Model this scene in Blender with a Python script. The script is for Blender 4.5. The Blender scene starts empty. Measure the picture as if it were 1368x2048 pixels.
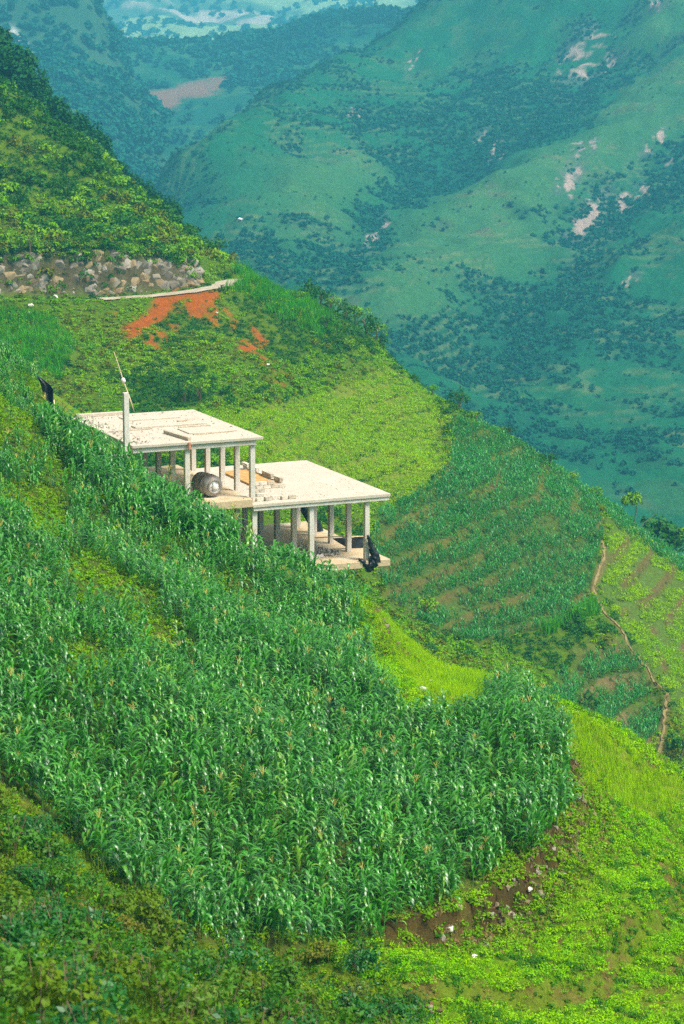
import bpy, bmesh, math, random
import numpy as np
from mathutils import Vector, Matrix, Euler

# ------------------------------------------------------------------ camera, sky, sun, exposure
sc = bpy.context.scene
COL = sc.collection
random.seed(7); RNG = np.random.default_rng(11)
F = 4836.0; PITCH = math.radians(-11.0)
cam_d = bpy.data.cameras.new("camera"); cam = bpy.data.objects.new("camera", cam_d); COL.objects.link(cam)
cam_d.sensor_fit = 'VERTICAL'; cam_d.sensor_height = 36.0; cam_d.sensor_width = 24.0; cam_d.lens = 36.0*F/2048.0
cam_d.clip_start = 0.5; cam_d.clip_end = 12000
cam.location = (0, 0, 0); cam.rotation_euler = (math.radians(90)+PITCH, 0, 0)
cam_d.dof.use_dof = True; cam_d.dof.focus_distance = 105; cam_d.dof.aperture_fstop = 2.2
sc.camera = cam

SUN_TO = Vector((0.62, -0.30, 1.0)).normalized()
w = bpy.data.worlds.new("World"); sc.world = w; w.use_nodes = True
wn = w.node_tree.nodes; wl = w.node_tree.links
sky = wn.new('ShaderNodeTexSky'); sky.sky_type = 'NISHITA'; sky.sun_disc = False
sky.sun_elevation = math.asin(SUN_TO.z); sky.sun_rotation = math.atan2(SUN_TO.x, SUN_TO.y)
sky.air_density = 1.0; sky.dust_density = 5.0; sky.ozone_density = 1.0
wn['Background'].inputs['Strength'].default_value = 0.12
hs = wn.new('ShaderNodeHueSaturation'); hs.inputs['Saturation'].default_value = 0.15      # thin white cloud cover
wl.new(sky.outputs[0], hs.inputs['Color']); wl.new(hs.outputs[0], wn['Background'].inputs['Color'])
sun_d = bpy.data.lights.new("sun", 'SUN'); sun = bpy.data.objects.new("sun", sun_d); COL.objects.link(sun)
sun_d.energy = 3.5; sun_d.angle = math.radians(18.0); sun_d.color = (1.0, 0.95, 0.86)
sun.rotation_euler = SUN_TO.to_track_quat('Z', 'Y').to_euler()

sc.view_settings.view_transform = 'Standard'; sc.view_settings.look = 'None'
sc.view_settings.gamma = 1.0; sc.view_settings.use_curve_mapping = False
sc.view_settings.exposure = 0.72
sc.cycles.use_denoising = False
sc.cycles.max_bounces = 6; sc.cycles.diffuse_bounces = 3; sc.cycles.glossy_bounces = 2
sc.cycles.transmission_bounces = 3; sc.cycles.volume_bounces = 1; sc.cycles.transparent_max_bounces = 4

# ------------------------------------------------------------------ helpers: projection, noise, interpolation
CP, SP = math.cos(PITCH), math.sin(PITCH)
def project(x, y, z):
    d = y*CP + z*SP; u = -y*SP + z*CP
    return 684 + F*x/d, 1024 - F*u/d
def ray(px, py):
    a = (px-684)/F; b = (1024-py)/F
    return np.array([a, CP - b*SP, SP + b*CP])
def at(px, py, Y):
    r = ray(px, py); return r*(Y/r[1])

def _hash(i, j, s):
    n = (i.astype(np.int64)*374761393 + j.astype(np.int64)*668265263 + s*1442695041) & 0x7fffffff
    n = ((n ^ (n >> 13))*1274126177) & 0x7fffffff
    return ((n ^ (n >> 16)) & 0xffff)/65535.0
def vnoise(x, y, s=0):
    xi = np.floor(x); yi = np.floor(y); fx = x-xi; fy = y-yi
    fx = fx*fx*(3-2*fx); fy = fy*fy*(3-2*fy)
    a = _hash(xi, yi, s); b = _hash(xi+1, yi, s); c = _hash(xi, yi+1, s); d = _hash(xi+1, yi+1, s)
    return (a*(1-fx)+b*fx)*(1-fy) + (c*(1-fx)+d*fx)*fy
def fbm(x, y, s=0, o=4):
    t = 0; a = .5; n = 0
    for k in range(o):
        t = t + a*vnoise(x*2**k+17.3*k, y*2**k-9.1*k, s+k*7); n += a; a *= .5
    return t/n
def sstep(a, b, x):
    t = np.clip((x-a)/(b-a), 0, 1); return t*t*(3-2*t)

class TPS:
    def __init__(self, P, lam=0.0):
        P = np.array(P, float); self.xy = P[:, :2]; n = len(P)
        self.s = 50.0
        K = self._k(self.xy, self.xy) + lam*np.eye(n)
        A = np.zeros((n+3, n+3)); A[:n, :n] = K; A[:n, n] = 1; A[:n, n+1:] = self.xy/self.s; A[n:, :n] = A[:n, n:].T
        b = np.zeros(n+3); b[:n] = P[:, 2]
        self.w = np.linalg.solve(A, b); self.n = n
    def _k(self, a, b):
        r2 = ((a[:, None, :]-b[None, :, :])**2).sum(-1)/self.s**2
        return 0.5*r2*np.log(r2+1e-12)
    def __call__(self, x, y):
        x = np.asarray(x, float); y = np.asarray(y, float); sh = x.shape
        q = np.stack([x.ravel(), y.ravel()], 1); out = np.empty(len(q))
        for i in range(0, len(q), 40000):
            c = q[i:i+40000]
            out[i:i+40000] = self._k(c, self.xy)@self.w[:self.n] + self.w[self.n] + (c/self.s)@self.w[self.n+1:]
        return out.reshape(sh)

def inpoly(px, py, poly):
    res = np.zeros(np.shape(px), bool); n = len(poly)
    for i in range(n):
        x1, y1 = poly[i]; x2, y2 = poly[(i+1) % n]
        if y1 == y2: continue
        c = ((y1 > py) != (y2 > py)) & (px < (x2-x1)*(py-y1)/(y2-y1)+x1)
        res ^= c
    return res
def seg_dist(x, y, pts):
    """distance to a polyline and the parameter along it, in plan"""
    best = np.full(np.shape(x), 1e9); par = np.zeros(np.shape(x)); side = np.zeros(np.shape(x))
    for i in range(len(pts)-1):
        ax, ay = pts[i][:2]; bx, by = pts[i+1][:2]; dx, dy = bx-ax, by-ay; L = dx*dx+dy*dy+1e-12
        t = np.clip(((x-ax)*dx+(y-ay)*dy)/L, 0, 1); d = np.hypot(x-ax-t*dx, y-ay-t*dy)
        m = d < best
        best = np.where(m, d, best); par = np.where(m, i+t, par); side = np.where(m, np.sign(dx*(y-ay)-dy*(x-ax)), side)
    return best, par, side

# ------------------------------------------------------------------ helpers: objects and materials
def tag(o, label=None, cat=None, group=None, kind=None):
    if label: o['label'] = label
    if cat: o['category'] = cat
    if group: o['group'] = group
    if kind: o['kind'] = kind
    return o
def empty(name, loc=(0, 0, 0), rz=0, rot=None):
    o = bpy.data.objects.new(name, None); COL.objects.link(o); o.location = loc
    o.rotation_euler = rot if rot else (0, 0, rz); o.empty_display_size = .2
    return o
def link(name, me, parent=None, loc=None, rot=None, scale=None):
    o = bpy.data.objects.new(name, me); COL.objects.link(o)
    if parent: o.parent = parent
    if loc is not None: o.location = loc
    if rot is not None: o.rotation_euler = rot
    if scale is not None: o.scale = scale if hasattr(scale, '__len__') else (scale,)*3
    return o
def np_mesh(name, V, Q, mats, smooth=True, attrs=None, T=None, mi=None):
    """V (n,3); Q quads (m,4); T tris (k,3)"""
    me = bpy.data.meshes.new(name)
    V = np.asarray(V, np.float32)
    Q = np.zeros((0, 4), np.int32) if Q is None else np.asarray(Q, np.int32).reshape(-1, 4)
    T = np.zeros((0, 3), np.int32) if T is None else np.asarray(T, np.int32).reshape(-1, 3)
    me.vertices.add(len(V)); me.vertices.foreach_set('co', V.ravel())
    me.loops.add(Q.size+T.size); me.loops.foreach_set('vertex_index', np.concatenate([Q.ravel(), T.ravel()]))
    me.polygons.add(len(Q)+len(T))
    st = np.concatenate([np.arange(len(Q))*4, Q.size+np.arange(len(T))*3])
    me.polygons.foreach_set('loop_start', st.astype(np.int32))
    if smooth: me.polygons.foreach_set('use_smooth', np.ones(len(st), bool))
    if mi is not None: me.polygons.foreach_set('material_index', np.asarray(mi, np.int32))
    for m in (mats if isinstance(mats, (list, tuple)) else [mats]): me.materials.append(m)
    for k, v in (attrs or {}).items():
        v = np.asarray(v, np.float32)
        if v.ndim == 2:
            a = me.attributes.new(k, 'FLOAT_COLOR', 'POINT'); c = np.ones((len(v), 4), np.float32); c[:, :3] = v; a.data.foreach_set('color', c.ravel())
        else:
            a = me.attributes.new(k, 'FLOAT', 'POINT'); a.data.foreach_set('value', v)
    me.update(calc_edges=True); me.validate()
    return me

class MB:
    def __init__(s): s.v = []; s.f = []; s.sm = []
    def add(s, v, f, smooth=False):
        o = len(s.v); s.v += [tuple(p) for p in v]; s.f += [tuple(i+o for i in q) for q in f]; s.sm += [smooth]*len(f)
    def box(s, x0, x1, y0, y1, z0, z1, jit=0, M=None):
        v = [(x0, y0, z0), (x1, y0, z0), (x1, y1, z0), (x0, y1, z0), (x0, y0, z1), (x1, y0, z1), (x1, y1, z1), (x0, y1, z1)]
        if jit: v = [tuple(c+random.uniform(-jit, jit) for c in p) for p in v]
        if M is not None: v = [M@Vector(p) for p in v]
        s.add(v, [(3, 2, 1, 0), (4, 5, 6, 7), (0, 1, 5, 4), (1, 2, 6, 5), (2, 3, 7, 6), (3, 0, 4, 7)])
    def tube(s, pts, r, n=6, cap=True):
        pts = [Vector(p) for p in pts]; rr = r if hasattr(r, '__len__') else [r]*len(pts); v = []; f = []
        for i, p in enumerate(pts):
            d = (pts[min(i+1, len(pts)-1)]-pts[max(i-1, 0)]).normalized()
            a = d.orthogonal().normalized() if abs(d.z) > .9 else d.cross(Vector((0, 0, 1))).normalized(); b = d.cross(a)
            for k in range(n):
                t = 2*math.pi*k/n; v.append(p+(a*math.cos(t)+b*math.sin(t))*rr[i])
        for i in range(len(pts)-1):
            for k in range(n): f.append((i*n+k, i*n+(k+1) % n, (i+1)*n+(k+1) % n, (i+1)*n+k))
        if cap: f.append(tuple(range(n-1, -1, -1))); f.append(tuple((len(pts)-1)*n+k for k in range(n)))
        s.add(v, f, True)
    def mesh(s, name, mat):
        me = bpy.data.meshes.new(name); me.from_pydata(s.v, [], s.f)
        me.polygons.foreach_set('use_smooth', s.sm)
        for m in (mat if isinstance(mat, (list, tuple)) else [mat]): me.materials.append(m)
        me.update(); return me
    def build(s, name, mat, parent=None, **k): return link(name, s.mesh(name, mat), parent, **k)

def bevel_mesh(me, w=.02, seg=1):
    bm = bmesh.new(); bm.from_mesh(me); bmesh.ops.bevel(bm, geom=bm.edges[:], offset=w, segments=seg, affect='EDGES', profile=.5)
    bm.to_mesh(me); bm.free(); return me

class NT:
    def __init__(s, name):
        s.m = bpy.data.materials.new(name); s.m.use_nodes = True; s.t = s.m.node_tree; s.t.nodes.clear()
        s.out = s.n('ShaderNodeOutputMaterial')
    def n(s, t, **k):
        nd = s.t.nodes.new(t)
        for a, b in k.items(): setattr(nd, a, b)
        return nd
    def l(s, a, b): s.t.links.new(a, b)
    def val(s, x, sock):
        if hasattr(x, 'is_output') or isinstance(x, bpy.types.NodeSocket): s.l(x, sock)
        else:
            if sock.type == 'RGBA' and len(x) == 3: x = (*x, 1)
            sock.default_value = x
    def noise(s, scale, detail=4, rough=.6, coord='Object', vec=None):
        nz = s.n('ShaderNodeTexNoise'); nz.inputs['Scale'].default_value = scale; nz.inputs['Detail'].default_value = detail; nz.inputs['Roughness'].default_value = rough
        if vec is None:
            if coord == 'Pos': vec = s.n('ShaderNodeNewGeometry').outputs['Position']
            else: vec = s.n('ShaderNodeTexCoord').outputs[coord]
        s.l(vec, nz.inputs['Vector']); return nz.outputs['Fac']
    def ramp(s, fac, stops):
        r = s.n('ShaderNodeValToRGB'); s.l(fac, r.inputs[0]); e = r.color_ramp.elements
        while len(e) < len(stops): e.new(.5)
        for q, (p, c) in zip(e, stops):
            q.position = p; q.color = (*c, 1) if hasattr(c, '__len__') else (c, c, c, 1)
        return r.outputs[0]
    def mix(s, fac, a, b, mode='MIX'):
        m = s.n('ShaderNodeMix', data_type='RGBA', blend_type=mode)
        s.val(fac, m.inputs[0]); s.val(a, m.inputs[6]); s.val(b, m.inputs[7]); return m.outputs[2]
    def math(s, op, a, b=0.0, clamp=False):
        m = s.n('ShaderNodeMath', operation=op, use_clamp=clamp); s.val(a, m.inputs[0]); s.val(b, m.inputs[1]); return m.outputs[0]
    def bump(s, h, strength=.5, dist=.05):
        b = s.n('ShaderNodeBump'); b.inputs['Strength'].default_value = strength; b.inputs['Distance'].default_value = dist; s.l(h, b.inputs['Height']); return b.outputs[0]
    def bsdf(s, col, rough=.8, spec=.3, normal=None, trans=None, tcol=None, metal=0):
        p = s.n('ShaderNodeBsdfPrincipled'); s.val(col, p.inputs['Base Color']); s.val(rough, p.inputs['Roughness'])
        p.inputs['Specular IOR Level'].default_value = spec; p.inputs['Metallic'].default_value = metal
        if normal is not None: s.l(normal, p.inputs['Normal'])
        if trans:
            t = s.n('ShaderNodeBsdfTranslucent'); s.val(tcol if tcol is not None else col, t.inputs['Color'])
            mx = s.n('ShaderNodeMixShader'); mx.inputs[0].default_value = trans
            s.l(p.outputs[0], mx.inputs[1]); s.l(t.outputs[0], mx.inputs[2]); s.l(mx.outputs[0], s.out.inputs['Surface'])
        else: s.l(p.outputs[0], s.out.inputs['Surface'])
        return s.m

def leaf_mat(name, a, b, rough=.5, spec=.4, trans=.25, tcol=None, patch=.35, c=None):
    """leaf colour a..b, by plant (random per object) and in soft patches over the ground"""
    t = NT(name); r = t.n('ShaderNodeObjectInfo').outputs['Random']
    p = t.noise(patch, 2, .5, 'Pos'); p2 = t.noise(3.0, 1, .5, 'Pos')
    f = t.math('ADD', t.math('MULTIPLY', r, .45), t.math('MULTIPLY', t.math('SUBTRACT', p, .3), 1.3))
    f = t.math('ADD', f, t.math('MULTIPLY', t.math('SUBTRACT', p2, .5), .7), True)
    col = t.mix(f, a, b)
    if c is not None:
        col = t.mix(t.math('MULTIPLY', t.math('SUBTRACT', r, .88), 6.0, True), col, c)
    return t.bsdf(col, rough, spec, None, trans, tcol if tcol is not None else t.mix(.5, col, b))

def maize_mat(name, a, b, c):
    t = NT(name); r = t.n('ShaderNodeObjectInfo').outputs['Random']; rib = t.n('ShaderNodeAttribute', attribute_name='rib').outputs['Fac']
    p = t.noise(.5, 2, .5, 'Pos'); p2 = t.noise(3.0, 1, .5, 'Pos')
    f = t.math('ADD', t.math('MULTIPLY', r, .5), t.math('MULTIPLY', t.math('SUBTRACT', p, .3), 1.3)); f = t.math('ADD', f, t.math('MULTIPLY', t.math('SUBTRACT', p2, .5), .9), True)
    col = t.mix(f, a, b); col = t.mix(t.math('MULTIPLY', t.math('SUBTRACT', r, .86), 6.0, True), col, c)
    col = t.mix(t.math('MULTIPLY', t.math('POWER', rib, 2.0), .34), col, (.30, .52, .14))  # pale midrib, its broad band also painting the leaf glints into the colour
    return t.bsdf(col, .31, .5, None, .2, (.06, .40, .002))
def plain_mat(name, a, b, scale=3.0, rough=.85, bump=.4, spec=.2, dist=.02, detail=5):
    t = NT(name); f = t.noise(scale, detail); g = t.noise(scale*5.3, 3)
    col = t.ramp(t.math('ADD', t.math('MULTIPLY', f, .7), t.math('MULTIPLY', g, .3)), [(.35, a), (.65, b)])
    return t.bsdf(col, rough, spec, t.bump(g, bump, dist))

def scatter(name, protos, P, rot, scl, idx=None):
    """one 'stuff' object: instances of the proto meshes on points (geometry nodes)"""
    n = len(P); me = bpy.data.meshes.new(name)
    me.vertices.add(n); me.vertices.foreach_set('co', np.asarray(P, np.float32).ravel())
    a = me.attributes.new('rot', 'FLOAT_VECTOR', 'POINT'); a.data.foreach_set('vector', np.asarray(rot, np.float32).ravel())
    s3 = np.asarray(scl, np.float32)
    if s3.ndim == 1: s3 = np.repeat(s3[:, None], 3, 1)
    a = me.attributes.new('scl', 'FLOAT_VECTOR', 'POINT'); a.data.foreach_set('vector', s3.ravel())
    if idx is None: idx = RNG.integers(0, len(protos), n)
    a = me.attributes.new('idx', 'INT', 'POINT'); a.data.foreach_set('value', np.asarray(idx, np.int32))
    o = link(name, me); o['kind'] = 'stuff'
    c = bpy.data.collections.new(name+'_kinds')
    for i, p in enumerate(protos):
        q = bpy.data.objects.new('%s_kind_%02d' % (name, i), p); c.objects.link(q)
    ng = bpy.data.node_groups.new(name, 'GeometryNodeTree')
    ng.interface.new_socket('Geometry', in_out='INPUT', socket_type='NodeSocketGeometry')
    ng.interface.new_socket('Geometry', in_out='OUTPUT', socket_type='NodeSocketGeometry')
    N = ng.nodes; L = ng.links
    gi = N.new('NodeGroupInput'); go = N.new('NodeGroupOutput'); iop = N.new('GeometryNodeInstanceOnPoints')
    ci = N.new('GeometryNodeCollectionInfo'); ci.inputs['Collection'].default_value = c
    ci.inputs['Separate Children'].default_value = True; ci.inputs['Reset Children'].default_value = True
    def na(nm, ty):
        q = N.new('GeometryNodeInputNamedAttribute'); q.data_type = ty; q.inputs['Name'].default_value = nm; return q.outputs['Attribute']
    e = N.new('FunctionNodeEulerToRotation'); L.new(na('rot', 'FLOAT_VECTOR'), e.inputs[0])
    L.new(gi.outputs[0], iop.inputs['Points']); L.new(ci.outputs[0], iop.inputs['Instance']); iop.inputs['Pick Instance'].default_value = True
    L.new(na('idx', 'INT'), iop.inputs['Instance Index']); L.new(e.outputs[0], iop.inputs['Rotation']); L.new(na('scl', 'FLOAT_VECTOR'), iop.inputs['Scale'])
    L.new(iop.outputs[0], go.inputs[0])
    o.modifiers.new('scatter', 'NODES').node_group = ng
    return o

# ------------------------------------------------------------------ the near hillside: two spurs and the gully between them
CTRL = []
def c(px, py, Y, dz=0):
    p = at(px, py, Y); CTRL.append((p[0], p[1], p[2]+dz))
def cw(x, y, z): CTRL.append((x, y, z))
# near spur, cornfield terrace and its upper slope
for a in [(880,1830,65),(1100,1680,71.7),(1150,1530,79),(1112,1455,85),(1020,1400,89),(930,1350,94),(870,1310,97),(800,1245,105),(740,1225,112),
          (600,1700,66.5),(850,1600,74),(600,1450,80),(300,1500,69),(300,1250,85),(450,1250,92),(650,1300,97),(0,1550,62),(0,1300,72),(0,1100,84),(150,1100,90),
          (0,800,117),(150,895,116),(300,985,115),(400,1060,114),(510,1130,113),(620,1175,112.5),(400,1700,65),(-250,900,95),(-250,1300,70),(300,1110,101)]: c(*a)
# its lower slope, right of the terrace bank
for a in [(700,2040,57.5),(1368,2040,64),(1100,1850,67.5),(1368,1800,75),(1300,1620,84),(1368,1570,89),(1230,1500,87),(1000,2040,60),(1600,1900,73)]: c(*a)
# hidden fall behind the spur's edge, and the gully
for a in [(14,98,-34),(11,97,-29.5),(9,103,-31),(5,112,-31),(3.5,124,-31.5),(0.5,121.5,-29.3),(16,108,-41),(9,125,-38),(15,120,-44),(26,125,-52),(20,82,-34),(24,100,-44),
          (1,136,-33),(-7,132,-27.5),(-13,124,-21.8),(-14,134,-21.0),(-17,142,-21.5),(-6,142,-32),(8,148,-44),(20,150,-51),(30,150,-58),(-10,160,-33),(-22,160,-25),(-4,175,-40),(-30,180,-24.5),(-18,185,-32)]: cw(*a)
# foreground slope below the camera
for a in [(0,2080,27,-.7),(400,2080,30,-.8),(200,1850,42,-1),(0,1700,50,-1.0),(560,1990,46,-1.2),(800,2060,50,-1.6)]: c(*a)
for a in [(0,0,-1.8),(-6,6,-2),(6,6,-5),(0,14,-6.5),(-10,20,-6),(10,22,-13.5),(8,40,-21),(16,60,-29),(-20,50,-10),(-25,80,-9.5),(-30,115,-9)]: cw(*a)
# far spur: road bench, slopes above and below it, ridge line to the right
for a in [(0,600,255),(200,603,258),(340,592,262),(440,577,268),(0,700,240),(200,700,244),(250,800,228),(130,820,212),(440,700,248),(440,820,226),(-250,610,250),(-250,800,215),
          (490,562,274),(560,590,282),(680,650,288),(770,722,286),(620,760,255),(700,860,238),(870,795,272),(880,900,242),(935,845,268),(1050,900,256),(1180,1003,241),(1265,1062,240.5),(1370,1130,240),(1500,1200,238),
          (760,1010,215),(770,1190,196),(960,1120,209),(1150,1040,229),(860,1240,196),(1050,1160,211),(1195,1100,224),(1000,1270,200),(1180,1215,211),(750,1110,200),(900,1050,213),(1060,985,230),(900,960,225),(1280,1300,203),(1340,1420,194),(1300,1530,182),(1000,1340,186),(1150,1450,174),(1368,1300,212),(1368,1200,226),(1500,1450,200),
          (0,536,258.8),(200,540,262),(360,545,266),(0,175,305),(100,245,303),(200,330,301),(330,440,292),(438,515,279),(-250,20,300),(0,380,278),(200,450,275)]: c(*a)
for a in [(10,312,-56),(27,272,-58),(40,272,-70),(32,312,-80),(50,320,-95),(-3,325,-58),(-14,312,-44),(-22,325,-36),(-34,332,-26),(-46,335,-20),(-60,340,-14),(-30,350,-36),(-50,360,-24),(-8,300,-38)]: cw(*a)
# further wooded shoulder behind the far spur
for a in [(0,170,392),(100,265,392),(200,340,392),(350,460,385),(-250,0,392)]: c(*a)
for a in [(-20,412,-62),(-40,415,-34),(-60,415,-12)]: cw(*a)
tps = TPS(CTRL, 1e-5)

# terrace bank along the cornfield's outer edge (a real step) and beside the grass strip
BANK = [at(700,1905,62.5), at(880,1835,65), at(1000,1765,68), at(1100,1680,71.7), at(1140,1600,75.5), at(1150,1530,79), at(1130,1460,84.5)]
BANK2 = [at(735,1235,109.5), at(762,1275,104), at(790,1330,98.5), at(862,1372,93.5)]
PATH_PX = [(1206,1075,227),(1210,1110,223),(1186,1165,215),(1215,1235,208),(1250,1275,204),(1300,1340,199),(1335,1410,195),(1325,1465,188),(1300,1530,180)]
ROAD_PX = [(-260,606),(-100,600),(0,598),(110,600),(200,600),(300,594),(380,585),(440,574),(455,565),(490,560)]
ROAD_Y = [248,253,256,258.5,260.5,263.5,266.5,269.5,274,277]
ROAD = [at(p[0], p[1], Y) for p, Y in zip(ROAD_PX, ROAD_Y)]

def terr(z, step, flat=.35):
    q = z/step; k = np.floor(q); f = q-k
    return step*(k + flat*f + (1-flat)*sstep(.62, .98, f)), f
CORN2 = [(905,840),(960,850),(1060,905),(1180,990),(1210,1060),(1186,1150),(1182,1215),(1110,1255),(960,1290),(860,1260),(775,1200),(735,1100),(755,1030),(850,985),(900,925)]
CORN3 = [(1010,1450),(1110,1370),(1150,1315),(1255,1285),(1310,1370),(1325,1440),(1290,1530),(1200,1500)]
RIGHT = [(1225,1050),(1310,1065),(1460,1160),(1600,1500),(1400,1560),(1345,1400),(1260,1275),(1200,1180)]
YELLOW = [(430,835),(600,800),(700,770),(770,735),(868,795),(895,850),(885,930),(835,985),(770,1010),(600,960),(430,900)]
def soft_poly(px, py, poly, r=14):
    m = 0
    for dx, dy in ((0,0),(r,0),(-r,0),(0,r),(0,-r)): m = m + inpoly(px+dx, py+dy, poly)
    return m/5.0
def near2(y): return (y < 112)*1.0
def arcf(x, y):
    d, t, s = seg_dist(x, y, BANK); q = np.where(s < 0, d, -d)+(fbm(x*.25, y*.25, 305, 2)-.5)*1.2; f1 = (q-1.1)/2.9; return f1-np.floor(f1), q
def ground(x, y, full=False):
    x = np.asarray(x, float); y = np.asarray(y, float)
    z = tps(x, y)
    px, py = project(x, y, z)
    far = (y > 150)*1.0
    # terraces of the far spur
    wob = (fbm(x*.05, y*.05, 5, 2)-.5)*1.6
    m2 = soft_poly(px, py, CORN2)*far; m3 = soft_poly(px, py, CORN3)*far; mr = soft_poly(px, py, RIGHT)*far; my = soft_poly(px, py, YELLOW)*far
    t2, f2 = terr(z+wob, 1.55); t3, f3 = terr(z+wob, 1.5); tr, fr = terr(z+wob*.8, 1.5); ty, fy = terr(z+wob*.5, 1.1)
    zz = z + m2*(t2-wob-z)*.8 + m3*(t3-wob-z) + mr*(tr-wob*.8-z)*.9 + my*(ty-wob*.5-z)*.7
    # banks
    for B, h, fade in ((BANK, .85, 7.0), (BANK2, 1.25, 5.0)):
        d, t, s = seg_dist(x, y, B)
        d = d + (fbm(x*.8, y*.8, 3, 3)-.5)*.9
        sd = np.where(s < 0, d, -d) if B is BANK else np.where(s > 0, d, -d)
        win = np.clip(t/.8, 0, 1)*np.clip((len(B)-1-t)/.8, 0, 1)
        near = (d < 25)
        zz = zz - near*win*h*sstep(-.15, .45, sd)*np.exp(-np.maximum(sd, 0)/fade)
    d, t, s = seg_dist(x, y, BANK); q = np.where(s < 0, d, -d)+(fbm(x*.25, y*.25, 305, 2)-.5)*1.2
    f1 = (q-1.1)/2.9; f1 = f1-np.floor(f1); zz = zz + near2(y)*(q > 1.1)*(q < 16)*.62*(f1-sstep(.62, .98, f1))
    # road bench, cut bank above it
    d, t, s = seg_dist(x, y, ROAD)
    on = (y > 225)*(t > 0)*(t < len(ROAD)-1.0)
    zr = np.interp(t, np.arange(len(ROAD)), [p[2] for p in ROAD])
    wgt = on*(1-sstep(1.6, 3.4, d)); zz = zz*(1-wgt) + zr*wgt
    cut = on*(s > 0)*np.clip((7.2-t)/.7, 0, 1)*sstep(2.2, 3.6, d)*np.exp(-np.maximum(d-3.6, 0)/14.0)*(.2+1.0*fbm(x*.15, y*.15, 9, 2))
    zz = zz + cut
    # gullies and lumps on the shrubby slopes
    lump = (fbm(x*.09, y*.05, 21, 4)-.5)*far*(1-np.clip(m2+m3+mr+my, 0, 1))*(1-wgt)
    zz = zz + lump*3.2*sstep(150, 190, y)
    zz = zz + (fbm(x*.55, y*.55, 31, 3)-.5)*np.where(y < 150, .45, .35)*(1-wgt)
    if full: return zz, dict(m2=m2, m3=m3, mr=mr, my=my, f2=f2, f3=f3, fr=fr, fy=fy, road=d, roadt=t, on=on, cut=cut, side=s)
    return zz
def hit(px, py, Y0=20, Y1=330, off=0.0):
    r = ray(px, py); r = r/r[1]
    Y = np.linspace(Y0, Y1, 1500); g = ground(r[0]*Y, Y)+off
    b = np.nonzero(r[2]*Y <= g)[0]
    if len(b) == 0: return None
    i = max(b[0], 1); a0 = r[2]*Y[i-1]-g[i-1]; a1 = g[i]-r[2]*Y[i]
    y = Y[i-1]+(Y[i]-Y[i-1])*(a0/(a0+a1+1e-9)); return Vector((r[0]*y, y, float(ground(np.array([r[0]*y]), np.array([y]))[0])))

# zones on the near spur, as the photograph shows them
CORN1 = [(-900,300),(-200,600),(0,690),(75,770),(112,838),(150,895),(300,988),(400,1065),(510,1135),(620,1180),(715,1222),(715,1280),(735,1350),(790,1425),(870,1452),(965,1450),(985,1395),(1040,1400),(1105,1450),(1143,1530),(1135,1600),(1092,1680),(1000,1755),(880,1825),(760,1880),(600,1905),(400,1890),(215,1760),(100,1640),(0,1570),(-200,1480),(-900,1300)]
RICE1 = [(735,1200),(800,1215),(900,1295),(990,1365),(985,1420),(965,1452),(880,1450),(845,1390),(800,1330),(765,1270)]
RICE2 = [(1128,1430),(1200,1455),(1290,1530),(1400,1585),(1300,1640),(1230,1600),(1160,1570),(1150,1500)]
DIRT = [[(402,600),(418,602),(436,650),(424,648)],[(440,610),(452,612),(470,660),(462,655)],[(300,650),(318,652),(345,690),(332,690)],[(245,655),(305,612),(300,590),(420,576),(380,600),(340,632),(312,650),(250,678)],[(283,680),(290,665),(315,690),(300,700)],[(380,590),(442,574),(440,592),(410,610),(405,645),(375,630)],
        [(190,596),(235,598),(205,606)],[(225,628),(240,622),(238,640)],[(492,650),(520,668),(542,690),(522,692),(495,668)],[(480,672),(510,690),(520,710),(478,700)],[(512,705),(535,715),(528,730)],[(545,725),(565,732),(550,740)],[(558,742),(584,762),(575,766)],[(455,682),(475,690),(465,700)],[(340,640),(360,655),(345,660)],[(432,570),(450,575),(440,590)]]

# ---- terrain sheet: a fan of quads from just below the camera to behind the far shoulder
AZ = np.tan(np.linspace(math.radians(-14), math.radians(14), 400))
YY = np.concatenate([np.linspace(3, 55, 60, endpoint=False), np.linspace(55, 130, 240, endpoint=False), np.linspace(130, 330, 330, endpoint=False), np.linspace(330, 430, 40)])
YG, AG = np.meshgrid(YY, AZ, indexing='ij'); XG = AG*YG
ZG, info = ground(XG, YG, True)
PX, PY = project(XG, YG, ZG)
colr = np.zeros(XG.shape+(3,))
n1 = fbm(XG*.25, YG*.25, 41, 4)[..., None]; n2 = fbm(XG*1.3, YG*1.3, 43, 3)[..., None]
def C3(*a): return np.array(a)
colr[:] = C3(.07, .17, .004)*(1-n1) + C3(.13, .20, .015)*n1
def put(mask, colour):
    global colr
    m = np.clip(mask, 0, 1)[..., None]; colr = colr*(1-m) + np.asarray(colour)*m
near = YG < 135
soil = C3(.20, .115, .045); soilb = C3(.26, .17, .075)
put(near*inpoly(PX, PY, CORN1)*.8, C3(.075, .13, .02)*(1-n1)+C3(.13, .13, .035)*n1)
put(near*(~inpoly(PX, PY, CORN1))*(YG > 55)*.85, C3(.20, .34, .008)); af, aq = arcf(XG, YG); put(near*(aq > .5)*(YG > 55)*sstep(.62, .74, af)*sstep(1.0, .9, af)*.42, C3(.13,.075,.025)*n2+C3(.09, .11, .01)*(1-n2)); put(near*(~inpoly(PX, PY, CORN1))*(YG > 55)*sstep(.56, .68, n2[..., 0])*.6, soil)
put(near*inpoly(PX, PY, RICE1)*1.0, C3(.20, .28, .02))
put(near*inpoly(PX, PY, RICE2)*1.0, C3(.20, .28, .02))
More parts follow.
